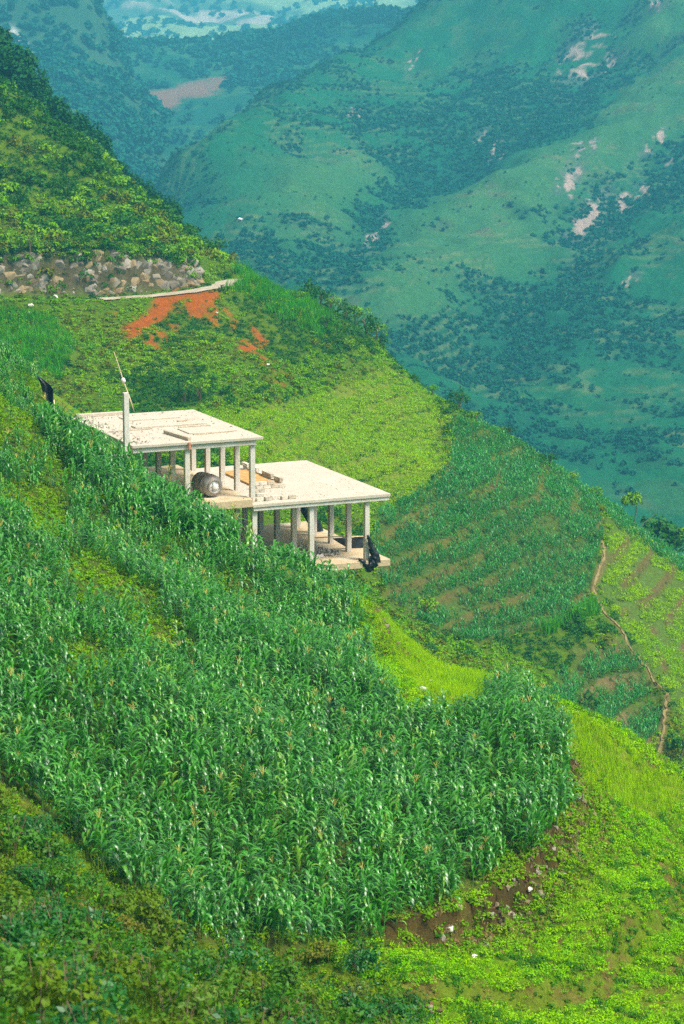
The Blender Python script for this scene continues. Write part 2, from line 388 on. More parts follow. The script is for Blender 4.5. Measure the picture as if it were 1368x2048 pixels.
for B in (BANK, BANK2):
    d, t, s = seg_dist(XG, YG, B)
    put(near*sstep(.75, .2, d+(n2[..., 0]-.5)*1.6)*(t > .3)*(t < len(B)-1.2), C3(.12,.06,.022)*n2+C3(.06, .06, .012)*(1-n2))
put(info['my'], C3(.17, .25, .02)*(1-n1)+C3(.24, .29, .03)*n1)
put(info['m2']*.9, C3(.09, .15, .03)); put(info['m2']*sstep(.76, .86, info['f2'])*sstep(.30,.42,fbm(XG*.08,YG*.08,47,2)), soilb*(.3+.3*n1)+C3(.08,.14,.0)*(1-n1))
put(info['m3']*.9, C3(.10, .15, .03)); put(.8*info['m3']*sstep(.6, .7, info['f3'])*sstep(.3,.5,n1[...,0]), soilb*.95)
put(info['mr']*.9, C3(.12, .20, .03)); put(.7*info['mr']*sstep(.70, .80, info['fr'])*sstep(.30, .48, n1[..., 0]), soil*.9)
dm = np.zeros(XG.shape)
jx = (fbm(XG*.7, YG*.4, 51, 4)-.5)*52; jy = (fbm(XG*.7, YG*.4, 53, 4)-.5)*30
for q in DIRT: dm = np.maximum(dm, soft_poly(PX+jx, PY+jy, q, 5))
DIRTM = dm*(YG > 200)
put(DIRTM, C3(.42, .10, .008)*(.85+.3*n2))
put(info['on']*(info['side'] > 0)*sstep(1.6, 2.2, info['road'])*sstep(3.9, 3.1, info['road']+n1[..., 0]*1.2-.6)*(info['roadt'] > 1)*np.clip((7.3-info['roadt']), 0, 1)*.9, C3(.16, .12, .07)*(.4+n2*.9))
dp, tp, sp_ = seg_dist(XG, YG, [at(*p) for p in PATH_PX])
put((YG > 150)*sstep(.4, .15, dp), C3(.22, .17, .06))

t = NT('hillside_ground'); a = t.n('ShaderNodeAttribute', attribute_name='col'); g = t.noise(2.5, 6, .65, 'Pos'); g2 = t.noise(.35, 4, .6, 'Pos')
colo = t.mix(.65, a.outputs['Color'], t.ramp(g, [(.3, (.35, .35, .32)), (.7, (1.0, 1.0, 1.0))]), 'MULTIPLY')
colo = t.mix(t.math('MULTIPLY', t.math('SUBTRACT', g2, .45), 1.6, True), colo, t.mix(.5, colo, (.08, .07, .012)))
g3 = t.noise(16, 4, .7, 'Pos'); colo = t.mix(.6, colo, t.ramp(g3, [(.32, (.3, .3, .28)), (.62, (1.1, 1.1, 1.05))]), 'MULTIPLY')
M_GROUND = t.bsdf(colo, .95, .05, t.bump(t.math('ADD', g, t.math('MULTIPLY', g3, .5)), .9, .15))
ny, nx = XG.shape
ii = np.arange((ny-1)*(nx-1)); r_ = ii//(nx-1); c_ = ii % (nx-1); b0 = r_*nx+c_
def grid_mesh(name, X, Y, Z, mat, attrs):
    ny, nx = X.shape; ii = np.arange((ny-1)*(nx-1)); b0 = (ii//(nx-1))*nx + ii % (nx-1)
    return np_mesh(name, np.stack([X.ravel(), Y.ravel(), Z.ravel()], 1), np.stack([b0, b0+1, b0+nx+1, b0+nx], 1), mat, True, attrs)
hill = link('hillside', grid_mesh('hillside', XG, YG, ZG, M_GROUND, dict(col=colr.reshape(-1, 3)))); tag(hill, kind='structure')

# dirt road sheet on its bench
mb = MB(); rp = []
for i in range(4, len(ROAD)-1):
    for k in range(6): f = k/6; rp.append(Vector(ROAD[i])*(1-f)+Vector(ROAD[i+1])*f)
vs = []; fs = []
for i, p in enumerate(rp):
    d = (rp[min(i+1, len(rp)-1)]-rp[max(i-1, 0)]); nrm = Vector((-d.y, d.x, 0)).normalized()
    for s in (-1.15, -.4, .4, 1.15):
        q = p+nrm*s*(1+.12*math.sin(i*1.7)); q.z += .14+.05*math.cos(s*1.5); vs.append(q)
for i in range(len(rp)-1):
    for k in range(3): fs.append((i*4+k+1, i*4+k, i*4+4+k, i*4+5+k))
mb.add(vs, fs, True)
tag(mb.build('dirt_road', plain_mat('road_dirt', (.30, .24, .16), (.46, .39, .28), .8)), kind='structure')
# footpath sheet on the terraces
mb = MB(); vs = []; fs = []; pw = [Vector(at(*p)) for p in PATH_PX]; rp = []
for i in range(len(pw)-1):
    for k in range(12): rp.append(pw[i].lerp(pw[i+1], k/12))
for i, p in enumerate(rp):
    d = (rp[min(i+1, len(rp)-1)]-rp[max(i-1, 0)]); nrm = Vector((-d.y, d.x, 0)).normalized(); wd = .07+.07*random.random(); sh = (random.random()-.5)*.22
    for s in (-wd, 0, wd):
        q = p+nrm*(s+sh); vs.append((q.x, q.y, 0))
vv = np.array(vs); vv[:, 2] = ground(vv[:, 0], vv[:, 1])+.10
for i in range(len(rp)-1):
    for k in range(2): fs.append((i*3+k+1, i*3+k, i*3+3+k, i*3+4+k))
mb.add(vv.tolist(), fs, True)
tag(mb.build('footpath', plain_mat('path_dirt', (.17, .13, .04), (.27, .20, .08), 2.0)), kind='structure')

# ------------------------------------------------------------------ far mountains
Q = 1.5; K = 0.62*Q
def far_tps(pts, world=(), k=K):
    L = []
    for px, py, Y in pts: L.append(tuple(at(px, py, Y*k)))
    for px, py, Y, dz in world: p = at(px, py, Y*k); L.append((p[0], p[1], p[2]+dz))
    return TPS(L, 1e-5)
def fan(az0, az1, n, y0, y1, m):
    A = np.tan(np.linspace(math.radians(az0), math.radians(az1), n)); Y = np.linspace(y0, y1, m)
    YG, AG = np.meshgrid(Y, A, indexing='ij'); return AG*YG, YG
def far_hit(f, px, py, Y0, Y1):
    r = ray(px, py); r = r/r[1]; Y = np.linspace(Y0, Y1, 1500); g = f(r[0]*Y, Y); b = np.nonzero(r[2]*Y <= g)[0]
    if len(b) == 0: return None
    y = Y[b[0]]; return np.array([r[0]*y, y, g[b[0]]])

mtn = far_tps([(500,520,900),(800,720,800),(1000,830,750),(1300,1050,650),(1500,1150,620),(600,700,760),(1000,500,1000),(1300,500,950),(1300,700,850),(1000,250,1200),(1300,250,1150),(1000,0,1420),(1370,0,1360),(1600,0,1340),(1600,500,940),
               (1000,-300,1650),(1370,-350,1600),(1700,-350,1600),(860,0,1480),(740,95,1420),(620,145,1330),(450,240,1180),(320,335,1080),(420,430,990),(800,50,1450),(680,118,1375),(530,195,1260),(390,290,1120),(560,300,1110),(480,340,1050),(400,340,1060),(620,230,1220),(680,190,1280),(740,160,1340),(620,400,1020),(800,150,1370),(700,300,1150),(650,500,950),(330,500,960)],
              [(800,50,1640,-30),(740,95,1590,-30),(620,145,1500,-30),(530,195,1430,-30),(450,240,1360,-30),(390,290,1290,-30),(320,335,1250,-30),(700,95,1800,-80),(560,150,1700,-90),(400,250,1550,-90),(280,340,1400,-80),(250,450,1100,-60),(860,-30,1750,-60),(400,250,1830,-150),(200,340,1830,-160),(600,145,1830,-140),(740,95,1830,-120),(0,400,1500,-120),(0,400,1830,-150)])
def mline(pts): return [far_hit(mtn, a, b, 330*Q, 1100*Q) for a, b in pts]
RIDGES = [(mline([(1368,150),(1280,240),(1180,310),(1090,400),(1000,520)]), 4, 16), (mline([(1060,400),(960,470),(880,540),(800,600),(740,660)]), 5, 18), (mline([(720,330),(660,400),(600,470),(560,530)]), 3, 14), (mline([(1368,20),(1300,60),(1240,120)]), 6, 14)]
GULLY = [(mline([(1368,300),(1200,420),(1050,520),(930,600)]), 4, 18), (mline([(900,300),(820,400),(720,470),(660,520)]), 3, 20), (mline([(1100,560),(1000,640),(900,700)]), 3, 16), (mline([(1250,50),(1100,220),(1020,330)]), 4, 18)]
def mtn_h(x, y, full=False):
    z = mtn(x, y); gl = 0; rg = 0
    wx = x+(fbm(x/Q*.02, y/Q*.02, 71, 3)-.5)*30*Q; wy = y+(fbm(x/Q*.02, y/Q*.02, 73, 3)-.5)*30*Q
    for P, h, s in RIDGES:
        d, t, _ = seg_dist(wx, wy, P); e = np.exp(-(d/s/Q)**2)*np.clip((len(P)-1-t)*2+.2, 0, 1); z = z+h*Q*e; rg = np.maximum(rg, e)
    for P, h, s in GULLY:
        d, t, _ = seg_dist(wx, wy, P); e = np.exp(-(d/s/Q)**2); z = z-h*Q*e; gl = np.maximum(gl, e)
    rn = 1-np.abs(2*fbm(wx/Q*.022, wy/Q*.010, 75, 4)-1)
    z = z+(rn-.8)*8*Q+Q*(fbm(x/Q*.09, y/Q*.09, 77, 4)-.5)*5
    if full: return z, rg, gl, rn
    return z
XM, YM = fan(-13.5, 13.5, 520, 340*Q, 1120*Q, 640)
ZM, rg, gl, rn = mtn_h(XM, YM, True)
tm = sstep(.40, .52, fbm(XM/Q*.012, YM/Q*.012, 79, 3))
tm = tm*sstep(1500, 1000, YM); ZB = ZM+(fbm(XM*.015, YM*.015, 315, 3)-.5)*14; ZT = 2.2*(np.floor(ZB/2.2)+sstep(.5, 1, ZB/2.2-np.floor(ZB/2.2)))-ZB+ZM; ZM = ZM*(1-.35*tm)+ZT*.35*tm
ft = ZB/2.2-np.floor(ZB/2.2)
MPX, MPY = project(XM, YM, ZM)
a1 = fbm(XM/Q*.02, YM/Q*.02, 81, 5); a2 = fbm(XM/Q*.12, YM/Q*.12, 83, 4)
FOREST = np.clip(sstep(.42, .64, a1*.6+a2*.4+gl*.16-rg*.22), 0, 1)
colm = np.zeros(XM.shape+(3,)); colm[:] = C3(.014, .125, .045)  # greens leaned to blue-teal, some distance haze put into the colour
def putm(arr, m, col): m = np.clip(m, 0, 1)[..., None]; arr[:] = arr*(1-m)+np.asarray(col)*m
putm(colm, sstep(.4, .65, a2)*.5, C3(.06, .16, .045)); putm(colm, rg*.6, C3(.08, .19, .055)); putm(colm, FOREST*.85, C3(.006, .075, .045))
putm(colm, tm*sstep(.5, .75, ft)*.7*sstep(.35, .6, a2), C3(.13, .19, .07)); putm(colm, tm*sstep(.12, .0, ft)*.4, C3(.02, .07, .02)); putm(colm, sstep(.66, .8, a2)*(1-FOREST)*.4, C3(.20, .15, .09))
ROCKS = [((1185,105),(46,26)),((1172,122),(30,20)),((1176,438),(34,20)),((1170,100),(28,26)),((1195,85),(12,24)),((1150,118),(16,16)),((1205,122),(18,10)),((1235,118),(12,8)),((1240,60),(10,6)),((1120,140),(10,8)),((963,275),(10,8)),((988,303),(9,15)),((1170,440),(32,14)),((1182,420),(12,18)),((1250,410),(22,10)),((1138,360),(14,18)),((1145,378),(8,12)),((1290,380),(9,7)),((762,450),(7,16)),((742,480),(10,8)),((1320,270),(10,9)),((1340,330),(8,5)),((1310,10),(9,9)),((1190,290),(5,8)),((1260,560),(12,8)),((1155,300),(7,9)),((1300,300),(8,10)),((712,225),(12,8)),((830,118),(22,4))]
rk = np.zeros(XM.shape)
jx = (fbm(XM/Q*.6, YM/Q*.3, 85, 4)-.5)*46; jy = (fbm(XM/Q*.6, YM/Q*.3, 87, 4)-.5)*40
rk2 = np.zeros(XM.shape)
for (cx, cy), (rx, ry) in ROCKS:
    dx = MPX+jx-cx; dy = MPY+jy-cy; r1 = max(rx, ry)*1.25; r2 = max(min(rx, ry)*.8, 3); q = np.hypot((dx*.55-dy*.83)/r1, (dx*.83+dy*.55)/r2)
    rk = np.maximum(rk, sstep(1.1, .75, q)); rk2 = np.maximum(rk2, sstep(2.6, 1.2, q))
putm(colm, rk2*sstep(.35, .6, a2)*.6, C3(.13, .14, .14)); putm(colm, rk*sstep(.38, .5, a2+.08), C3(.44, .31, .26))
t = NT('mountain_ground'); a = t.n('ShaderNodeAttribute', attribute_name='col'); g = t.noise(.6, 8, .75, 'Pos')
M_MTN = t.bsdf(t.mix(.7, a.outputs['Color'], t.ramp(g, [(.3, (.35, .4, .4)), (.7, (1.1, 1.1, 1.0))]), 'MULTIPLY'), .95, .05, t.bump(g, .9, 1.2))
tag(link('mountain', grid_mesh('mountain', XM, YM, ZM, M_MTN, dict(col=colm.reshape(-1, 3)))), kind='structure')

# wooded ridge with a road, crag at the left, pale hills behind
wr = far_tps([(850,20,2050),(750,30,2000),(660,45,1980),(560,85,1950),(480,115,1920),(330,125,1900),(200,100,1900),(60,135,1880),(-100,120,1880),(-100,200,1780),(100,188,1780),(300,185,1790),(430,190,1800),(600,170,1780),(200,350,1480),(350,430,1380),(0,350,1500),(500,300,1550),(600,250,1650),(-100,400,1450)],
             [(750,30,2300,-70),(480,110,2300,-70),(200,100,2300,-70),(-100,120,2300,-70),(1000,0,2300,-60),(1000,20,2050,-10)])
def wr_h(x, y): return wr(x, y)+(fbm(x/Q*.02, y/Q*.02, 91, 4)-.5)*9*Q
XW, YW = fan(-13, 8, 300, 800*Q, 1420*Q, 240); ZW = wr_h(XW, YW)
WPX, WPY = project(XW, YW, ZW); a2 = fbm(XW/Q*.05, YW/Q*.05, 93, 4)
colw = np.zeros(XW.shape+(3,)); colw[:] = C3(.014, .10, .045); putm(colw, sstep(.4, .6, a2)*.7, C3(.05, .15, .05))
j = (fbm(XW/Q*.15, YW/Q*.15, 95, 3)-.5)*26
DPATCH = [(285,186),(330,176),(375,168),(430,155),(455,146),(448,178),(400,194),(368,200),(358,217),(285,230),(298,205)]
putm(colw, soft_poly(WPX+j, WPY+j*.6, DPATCH, 5), C3(.26, .13, .08))
putm(colw, soft_poly(WPX, WPY, [(92,186),(150,186),(200,183),(295,180),(295,188),(150,193),(92,192)], 2)*.9, C3(.45, .38, .34))
tag(link('wooded_ridge', grid_mesh('wooded_ridge', XW, YW, ZW, M_MTN, dict(col=colw.reshape(-1, 3)))), kind='structure')

cr = far_tps([(-200,-200,1750),(0,-60,1720),(150,-20,1700),(215,40,1680),(235,95,1650),(60,120,1560),(0,60,1600),(150,150,1500),(-200,50,1600),(-200,200,1450),(100,250,1350)],
             [(0,-60,2000,-60),(150,-20,1950,-60),(260,60,1850,-60),(300,120,1700,-60),(-200,-200,2000,-40)])
def cr_h(x, y): return cr(x, y)+(fbm(x/Q*.03, y/Q*.03, 101, 4)-.5)*10*Q
XC, YC = fan(-13, -4.2, 160, 780*Q, 1240*Q, 160); ZC = cr_h(XC, YC); CPX, CPY = project(XC, YC, ZC); a2 = fbm(XC/Q*.06, YC/Q*.06, 103, 4)
colc = np.zeros(XC.shape+(3,)); colc[:] = C3(.035, .10, .05); putm(colc, sstep(.4, .6, a2)*.5, C3(.07, .14, .06))
j = (fbm(XC/Q*.2, YC/Q*.2, 105, 3)-.5)*24
putm(colc, soft_poly(CPX+j, CPY+j, [(12,48),(30,55),(55,90),(72,120),(62,145),(48,110),(22,75)], 5), C3(.55, .5, .45))
tag(link('crag', grid_mesh('crag', XC, YC, ZC, M_MTN, dict(col=colc.reshape(-1, 3)))), kind='structure')

ph = far_tps([(-300,-320,3900),(200,-320,3900),(700,-320,3900),(1000,-320,3800),(300,110,3000),(500,60,3200),(700,70,3100),(900,40,3100),(100,140,2900),(-200,150,2900),(0,20,3400),(420,20,3450),(800,-20,3500)],
             [(200,150,2700,-60),(700,100,2700,-60),(-300,150,2700,-60),(1000,80,2700,-50)])
def ph_h(x, y): return ph(x, y)+(1-np.abs(2*fbm(x/Q*.008, y/Q*.006, 111, 4)-1)-.7)*55*Q
XP, YP = fan(-13, 7, 260, 1650*Q, 2500*Q, 200); ZP = ph_h(XP, YP); a2 = fbm(XP/Q*.012, YP/Q*.012, 113, 5)
colp = np.zeros(XP.shape+(3,)); colp[:] = C3(.30, .40, .18); putm(colp, sstep(.42, .56, a2)*.85, C3(.05, .12, .06)); putm(colp, sstep(.66, .72, a2), C3(.5, .4, .32))
tag(link('pale_hills', grid_mesh('pale_hills', XP, YP, ZP, M_MTN, dict(col=colp.reshape(-1, 3)))), kind='structure')

# the valley floor and the ground beyond it: one sheet under everything, out to the horizon
t = NT('valley_ground'); M_VAL = t.bsdf(t.ramp(t.noise(.02, 5, .6, 'Pos'), [(.35, (.04, .10, .04)), (.65, (.09, .15, .06))]), .95, .05)
mb = MB(); n = 24; Lx = np.linspace(-3900, 3900, n+1); Ly = np.linspace(-1400, 5900, n+1)
mb.add([(x, y, -240+6*math.sin(x*.01)*math.cos(y*.008)) for y in Ly for x in Lx], [(j*(n+1)+i, j*(n+1)+i+1, (j+1)*(n+1)+i+1, (j+1)*(n+1)+i) for j in range(n) for i in range(n)], True)
tag(mb.build('valley_floor', M_VAL), kind='structure')

# ------------------------------------------------------------------ haze
t = NT('haze_air'); v = t.n('ShaderNodeVolumePrincipled'); v.inputs['Color'].default_value = (.13, .60, .84, 1)
v.inputs['Density'].default_value = .00032; v.inputs['Anisotropy'].default_value = 0.0
t.l(v.outputs[0], t.out.inputs['Volume'])
top = max(ZM.max(), ZW.max(), ZC.max(), ZP.max())+25
mb = MB(); mb.box(-4000, 4000, -1500, 6000, -247.5, top); hz = mb.build('haze', t.m); tag(hz, kind='stuff')

# ------------------------------------------------------------------ the unfinished concrete house
ANG = 0.41642713; BU = Vector((math.cos(ANG), math.sin(ANG), 0)); BV = Vector((-math.sin(ANG), math.cos(ANG), 0))
BO = Vector((2.4965, 122.0, -22.7456))                       # front right corner of the lower roof
def loc(p): p = Vector(p)-BO; return Vector((p.dot(BU), p.dot(BV), p.z))
def wld(x, y, z): return BO+BU*x+BV*y+Vector((0, 0, z))
def on_y(px, py, yl):                                        # where a sight line meets the house's plane y = yl
    r = Vector(ray(px, py)); t = (yl+BO.dot(BV))/r.dot(BV); return loc(r*t)
def on_z(px, py, zl):
    r = Vector(ray(px, py)); t = (zl+BO.z)/r.z; return loc(r*t)
def conc(name, a, b, stain, top=None):
    t = NT(name); P = t.n('ShaderNodeTexCoord').outputs['Object']
    mp = t.n('ShaderNodeMapping'); mp.inputs['Scale'].default_value = (1.0, 1.0, .22); t.l(P, mp.inputs['Vector'])
    f = t.noise(1.3, 6, .65, vec=mp.outputs[0]); g = t.noise(9, 4, .6); h = t.noise(.6, 4, .6)
    col = t.mix(t.math('MULTIPLY', t.math('SUBTRACT', f, .35), 2.2, True), a, b)
    col = t.mix(t.math('MULTIPLY', t.math('SUBTRACT', h, .52), 5, True), col, stain)
    col = t.mix(.5, col, t.ramp(g, [(.3, .7), (.6, 1.0)]), 'MULTIPLY'); k = t.noise(2.6, 8, .75); col = t.mix(t.math('MULTIPLY', t.math('SUBTRACT', k, .60), 4, True), col, (.34, .28, .20))
    return t.bsdf(col, .9, .15, t.bump(g, .5, .02))
M_CON = conc('raw_concrete', (.68, .62, .53), (.56, .50, .41), (.60, .50, .36))
M_CONTOP = conc('slab_top', (.55, .47, .37), (.47, .40, .30), (.62, .53, .40))
M_DUST = conc('dusty_floor', (.58, .44, .27), (.45, .32, .17), (.68, .58, .42))
house = empty('unfinished_house', wld(0, 0, -3.79), ANG)
tag(house, 'unfinished two-level white concrete house frame on the terraced slope', 'building')
def hbox(name, x0, x1, y0, y1, z0, z1, mat, bev=.015):
    mb = MB(); cx, cy, cz = (x0+x1)/2, (y0+y1)/2, (z0+z1)/2
    mb.box(x0-cx, x1-cx, y0-cy, y1-cy, z0-cz, z1-cz); me = mb.mesh(name, mat); bevel_mesh(me, bev)
    return link(name, me, house, (cx, cy, cz+3.79))
hbox('base_slab', -8.2, 0, 0, 11, -3.79, -3.44, M_DUST)
hbox('roof_slab', -7.6, 0, 0, 11.05, -.17, 0, M_CONTOP)
for x0, x1, y0, y1 in ((-7.55, -.06, .06, .34), (-7.55, -.06, 10.7, 10.98), (-.34, -.062, .342, 10.69), (-7.55, -7.27, .342, 10.69)): hbox('beam', x0, x1, y0, y1, -.36, -.172, M_CON)
LX = [-7.42, -4.3, -1.2]; LY = [.35, 2.63, 4.91, 7.2, 9.5]; CW = .128
for x in LX:
    for y in LY: hbox('column', x-CW, x+CW, y-CW, y+CW, -3.44, -.36 if abs(y-.35) < .1 or x == LX[0] else -.172, M_CON, .012)
hbox('floor_slab', -15.2, -7.602, 0, 11, -.12, .28, M_DUST)
hbox('roof_slab', -13.87, -6.97, .13, 10.15, 3.24, 3.39, M_CONTOP)
for x0, x1, y0, y1 in ((-13.8, -7.3, .24, .54), (-13.8, -7.3, 9.75, 10.05), (-7.58, -7.30, .542, 9.74), (-13.8, -13.52, .542, 9.74)): hbox('beam', x0, x1, y0, y1, 2.98, 3.238, M_CON)
UX = [-7.44, -10.92]; UY = [.5, 2.6, 4.7, 6.85, 9.0]
for x in UX:
    for y in UY: hbox('column', x-CW, x+CW, y-CW, y+CW, .28, 2.98 if abs(y-.5) < .1 or x == UX[0] else 3.238, M_CON, .012)
hbox('column', -14.23, -13.97, .2, .46, -1.5, 6.0, M_CON, .012)          # stands on above the roof
for y in UY[1:4]: hbox('column', -13.66-CW, -13.66+CW, y-CW, y+CW, .28, 2.98, M_CON, .012)
for y in (.6, 3.2): hbox('column', -9.4-CW, -9.4+CW, y-CW, y+CW, -3.3, -.12, M_CON, .012)
hbox('pipe_stub', -10.98, -10.86, .02, .13, 3.0, 3.36, plain_mat('rust_red', (.45, .16, .08), (.6, .25, .14), 8), .01)
# screeds, planks and crumbled concrete on the upper roof
M_WOOD = plain_mat('old_board', (.34, .26, .17), (.55, .46, .33), 6)
def thing_box(name, label, cat, lx, ly, lz, sx, sy, sz, rz, mat, group=None, jit=.0):
    mb = MB(); mb.box(-sx/2, sx/2, -sy/2, sy/2, 0, sz, jit); o = mb.build(name, mat)
    o.location = wld(lx, ly, lz); o.rotation_euler = (0, 0, ANG+rz); return tag(o, label, cat, group)
hbox('kerb_strip', -13.6, -10.7, 9.8, 10.1, 3.392, 3.56, M_CONTOP); hbox('screed_patch', -12.0, -8.2, 5.1, 5.75, 3.392, 3.47, M_CONTOP); hbox('screed_patch', -10.1, -7.5, 2.35, 4.1, 3.393, 3.445, M_CONTOP); hbox('screed_patch', -11.6, -8.6, 7.6, 8.9, 3.392, 3.45, M_CONTOP)
thing_box('wooden_beam', 'short weathered timber lying across the front edge of the upper roof', 'timber', -10.95, 1.75, 3.392, .16, 2.7, .16, .12, M_WOOD)
for i, (x, y, L, rz, lab) in enumerate([(-12.4, 4.6, 2.3, .05, 'brown board lying flat left of the middle of the upper roof'), (-9.0, 4.55, 1.7, -.05, 'thin brown board lying near the middle of the upper roof'), (-8.9, 2.1, 2.2, .08, 'dark narrow board nearest the front right column of the upper roof'), (-10.6, 8.2, 1.6, .4, 'crooked board near the back edge of the upper roof'), (-8.6, 6.6, 1.3, .3, 'short board near the right edge of the upper roof')]):
    thing_box('board', lab, 'board', x, y, 3.392+(.06 if 0 else 0), L, .16, .05, rz, M_WOOD, 'boards on the upper roof', .01)

def rock_mesh(name, mat, n=13, flat=.7, seed=0):
    r = random.Random(seed); bm = bmesh.new()
    for _ in range(n):
        v = Vector((r.gauss(0, 1), r.gauss(0, 1), r.gauss(0, 1))).normalized()*r.uniform(.42, .55); v.z *= flat; bm.verts.new(v)
    bmesh.ops.convex_hull(bm, input=bm.verts[:])
    for v in [v for v in bm.verts if not v.link_faces]: bm.verts.remove(v)
    me = bpy.data.meshes.new(name); bm.to_mesh(me); bm.free(); me.materials.append(mat); return me
def rand_mat(name, cols, rough=.9):
    t = NT(name); r = t.n('ShaderNodeObjectInfo').outputs['Random']; g = t.noise(4, 5, .65)
    rp = t.ramp(r, [(i/len(cols), q) for i, q in enumerate(cols)]); rp.node.color_ramp.interpolation = 'CONSTANT'
    return t.bsdf(t.mix(.6, rp, t.ramp(g, [(.3, .45), (.65, 1.1)]), 'MULTIPLY'), rough, .15, t.bump(g, .8, .06))
M_RUB = rand_mat('rubble_mix', [(.58, .52, .43), (.50, .43, .33), (.66, .60, .51), (.44, .37, .28)])
RUB = [rock_mesh('rubble_piece_%d' % i, M_RUB, 10, .4, i) for i in range(5)]
P = []; S = []
for _ in range(420):                                          # crumbs over the upper roof, thicker along its left edge
    if random.random() < .45: x = -13.6+abs(random.gauss(0, .55)); y = random.uniform(.4, 10)
    elif random.random() < .6: x = random.uniform(-13, -7.2); y = random.choice([9.4, 6.6, 3.6, 5.0])+random.gauss(0, .35)
    else: x = random.uniform(-13.5, -7.1); y = random.uniform(.4, 9.9)
    if not(-13.8 < x < -7 and .2 < y < 10.1): continue
    P.append(wld(x, y, 3.395)); S.append(random.uniform(.05, .16)*(1.5 if x < -12.8 else 1))
for _ in range(120):
    x = random.uniform(-7.2, -.3); y = abs(random.gauss(0, 2.5))+.3
    if y < 10.5: P.append(wld(x, y, .01)); S.append(random.uniform(.04, .10))
for _ in range(160):
    x = random.uniform(-14, -7.8); y = random.uniform(.3, 9); P.append(wld(x, y, .29)); S.append(random.uniform(.04, .12))
rot = [(random.uniform(0, 6), random.uniform(0, 6), random.uniform(0, 6)) for _ in P]
scatter('concrete_crumbs', RUB, P, rot, S)
P = []; S = []; rot = []
for _ in range(420):                                          # heap of broken stone on the lowest floor
    a = random.uniform(0, 6.28); q = math.sqrt(random.random()); x = -3.6+1.9*q*math.cos(a); y = 2.6+1.0*q*math.sin(a)
    P.append(wld(x, y, -3.42+.62*(1-q)*random.random())); S.append(random.uniform(.12, .3)); rot.append((random.uniform(0, 6),)*3)
tag(scatter('rubble_heap', RUB, P, rot, S))
P = [wld(-6.2+random.gauss(0, .7), 8.8+random.gauss(0, .3), -3.40) for _ in range(40)]
scatter('floor_debris', RUB, P, [(random.uniform(0, 6),)*3 for _ in P], [random.uniform(.1, .28) for _ in P])

# block walls on the lower roof
M_BLK = rand_mat('grey_block', [(.60, .53, .41), (.52, .44, .32), (.66, .60, .48), (.47, .40, .30)])
BLK = []
for i in range(3):
    mb = MB(); mb.box(-.2, .2, -.1, .1, 0, .19, .012); BLK.append(bevel_mesh(mb.mesh('block', M_BLK), .012))
def wall(name, label, rows, base):
    e = empty(name, base, ANG); tag(e, label, 'block wall')
    for (x, y, z, rz) in rows: link('block', random.choice(BLK), e, (x, y, z), (0, random.uniform(-.03, .03), rz+random.uniform(-.08, .08)))
R0 = []
for cse in range(2):
    for k in range(13):
        if cse == 1 and random.random() < .25: continue
        R0.append((0, .6+k*.42+(.2 if cse else 0), cse*.195, math.pi/2))
    for k in range(4):
        if cse == 1 and k == 0: continue
        R0.append((-.25-k*.42-(.2 if cse else 0), .02, cse*.195, 0))
p1 = on_z(572, 974, 0)
wall('block_wall', 'low L-shaped grey block wall on the lower roof', R0, wld(p1.x, p1.y, .002))
tag(link('earth_fill', (lambda mb: (mb.box(-1.6, -.15, .2, 5.2, 0, .10), mb.mesh('earth_fill', plain_mat('ochre_earth', (.42, .20, .05), (.58, .36, .14), 3)))[1])(MB()), None, wld(p1.x, p1.y, .004), (0, 0, ANG)), 'ochre earth spread inside the low block wall', 'earth')
p2 = on_z(592, 996, 0)
tops = [(p2.x-.25-k*.44, p2.y+random.uniform(-.1, .15), 0, random.uniform(-.3, .3)) for k in range(6)]
tops += [(p2.x-1.75-random.uniform(0, .8), p2.y-.15+random.uniform(0, .5), z, random.uniform(-1, 1)) for z in (0, .19, .19, .38, .38)]
where = ['rightmost in the loose row at the front edge', 'second from the right in the loose row', 'third from the right in the loose row', 'in the middle of the loose row', 'under the left heap of the loose row', 'leftmost in the loose row at the front edge', 'at the foot of the small heap', 'in the second layer of the small heap', 'tilted in the second layer of the small heap', 'on top of the small heap', 'highest of all on the small heap']
for (x, y, z, rz), lab in zip(tops, where):
    o = link('concrete_block', random.choice(BLK), None, wld(x, y, .003+z), (random.uniform(-.06, .06), random.uniform(-.06, .06), ANG+rz)); tag(o, 'grey concrete block '+lab+' on the lower roof', 'block', 'loose blocks on the lower roof')

# drum lying on the upper floor
t = NT('drum_steel'); g = t.noise(5, 5); h = t.noise(1.2, 4)
M_DRUM = t.bsdf(t.mix(t.math('MULTIPLY', t.math('SUBTRACT', h, .45), 4, True), t.ramp(g, [(.3, (.22, .19, .16)), (.7, (.42, .38, .34))]), (.26, .17, .10)), .5, .4, t.bump(g, .3, .02), metal=.25)
M_DRUME = plain_mat('drum_pale', (.62, .58, .52), (.82, .80, .76), 5, .6)
pd = on_y(414, 944, 1.9); drum = empty('steel_drum', wld(pd.x, pd.y, .28))
tag(drum, 'grey steel drum with pale end hub lying on the upper floor', 'drum')
ax = (-BV*.98+BU*.15).normalized(); drum.rotation_euler = ax.to_track_quat('Z', 'Y').to_euler()
def lathe(prof, n=28, smooth=True):
    mb = MB(); v = []; f = []
    for r, z in prof:
        for k in range(n): v.append((r*math.cos(2*math.pi*k/n), r*math.sin(2*math.pi*k/n), z))
    for i in range(len(prof)-1):
        for k in range(n): f.append((i*n+k, i*n+(k+1) % n, (i+1)*n+(k+1) % n, (i+1)*n+k))
    mb.add(v, f, smooth); return mb
RD = .55; up = drum.rotation_euler.to_matrix().inverted()@Vector((0, 0, RD+.02))
def dpart(nm, prof, mat, n=28):
    o = lathe(prof, n).build(nm, mat, drum); o.location = up; return o
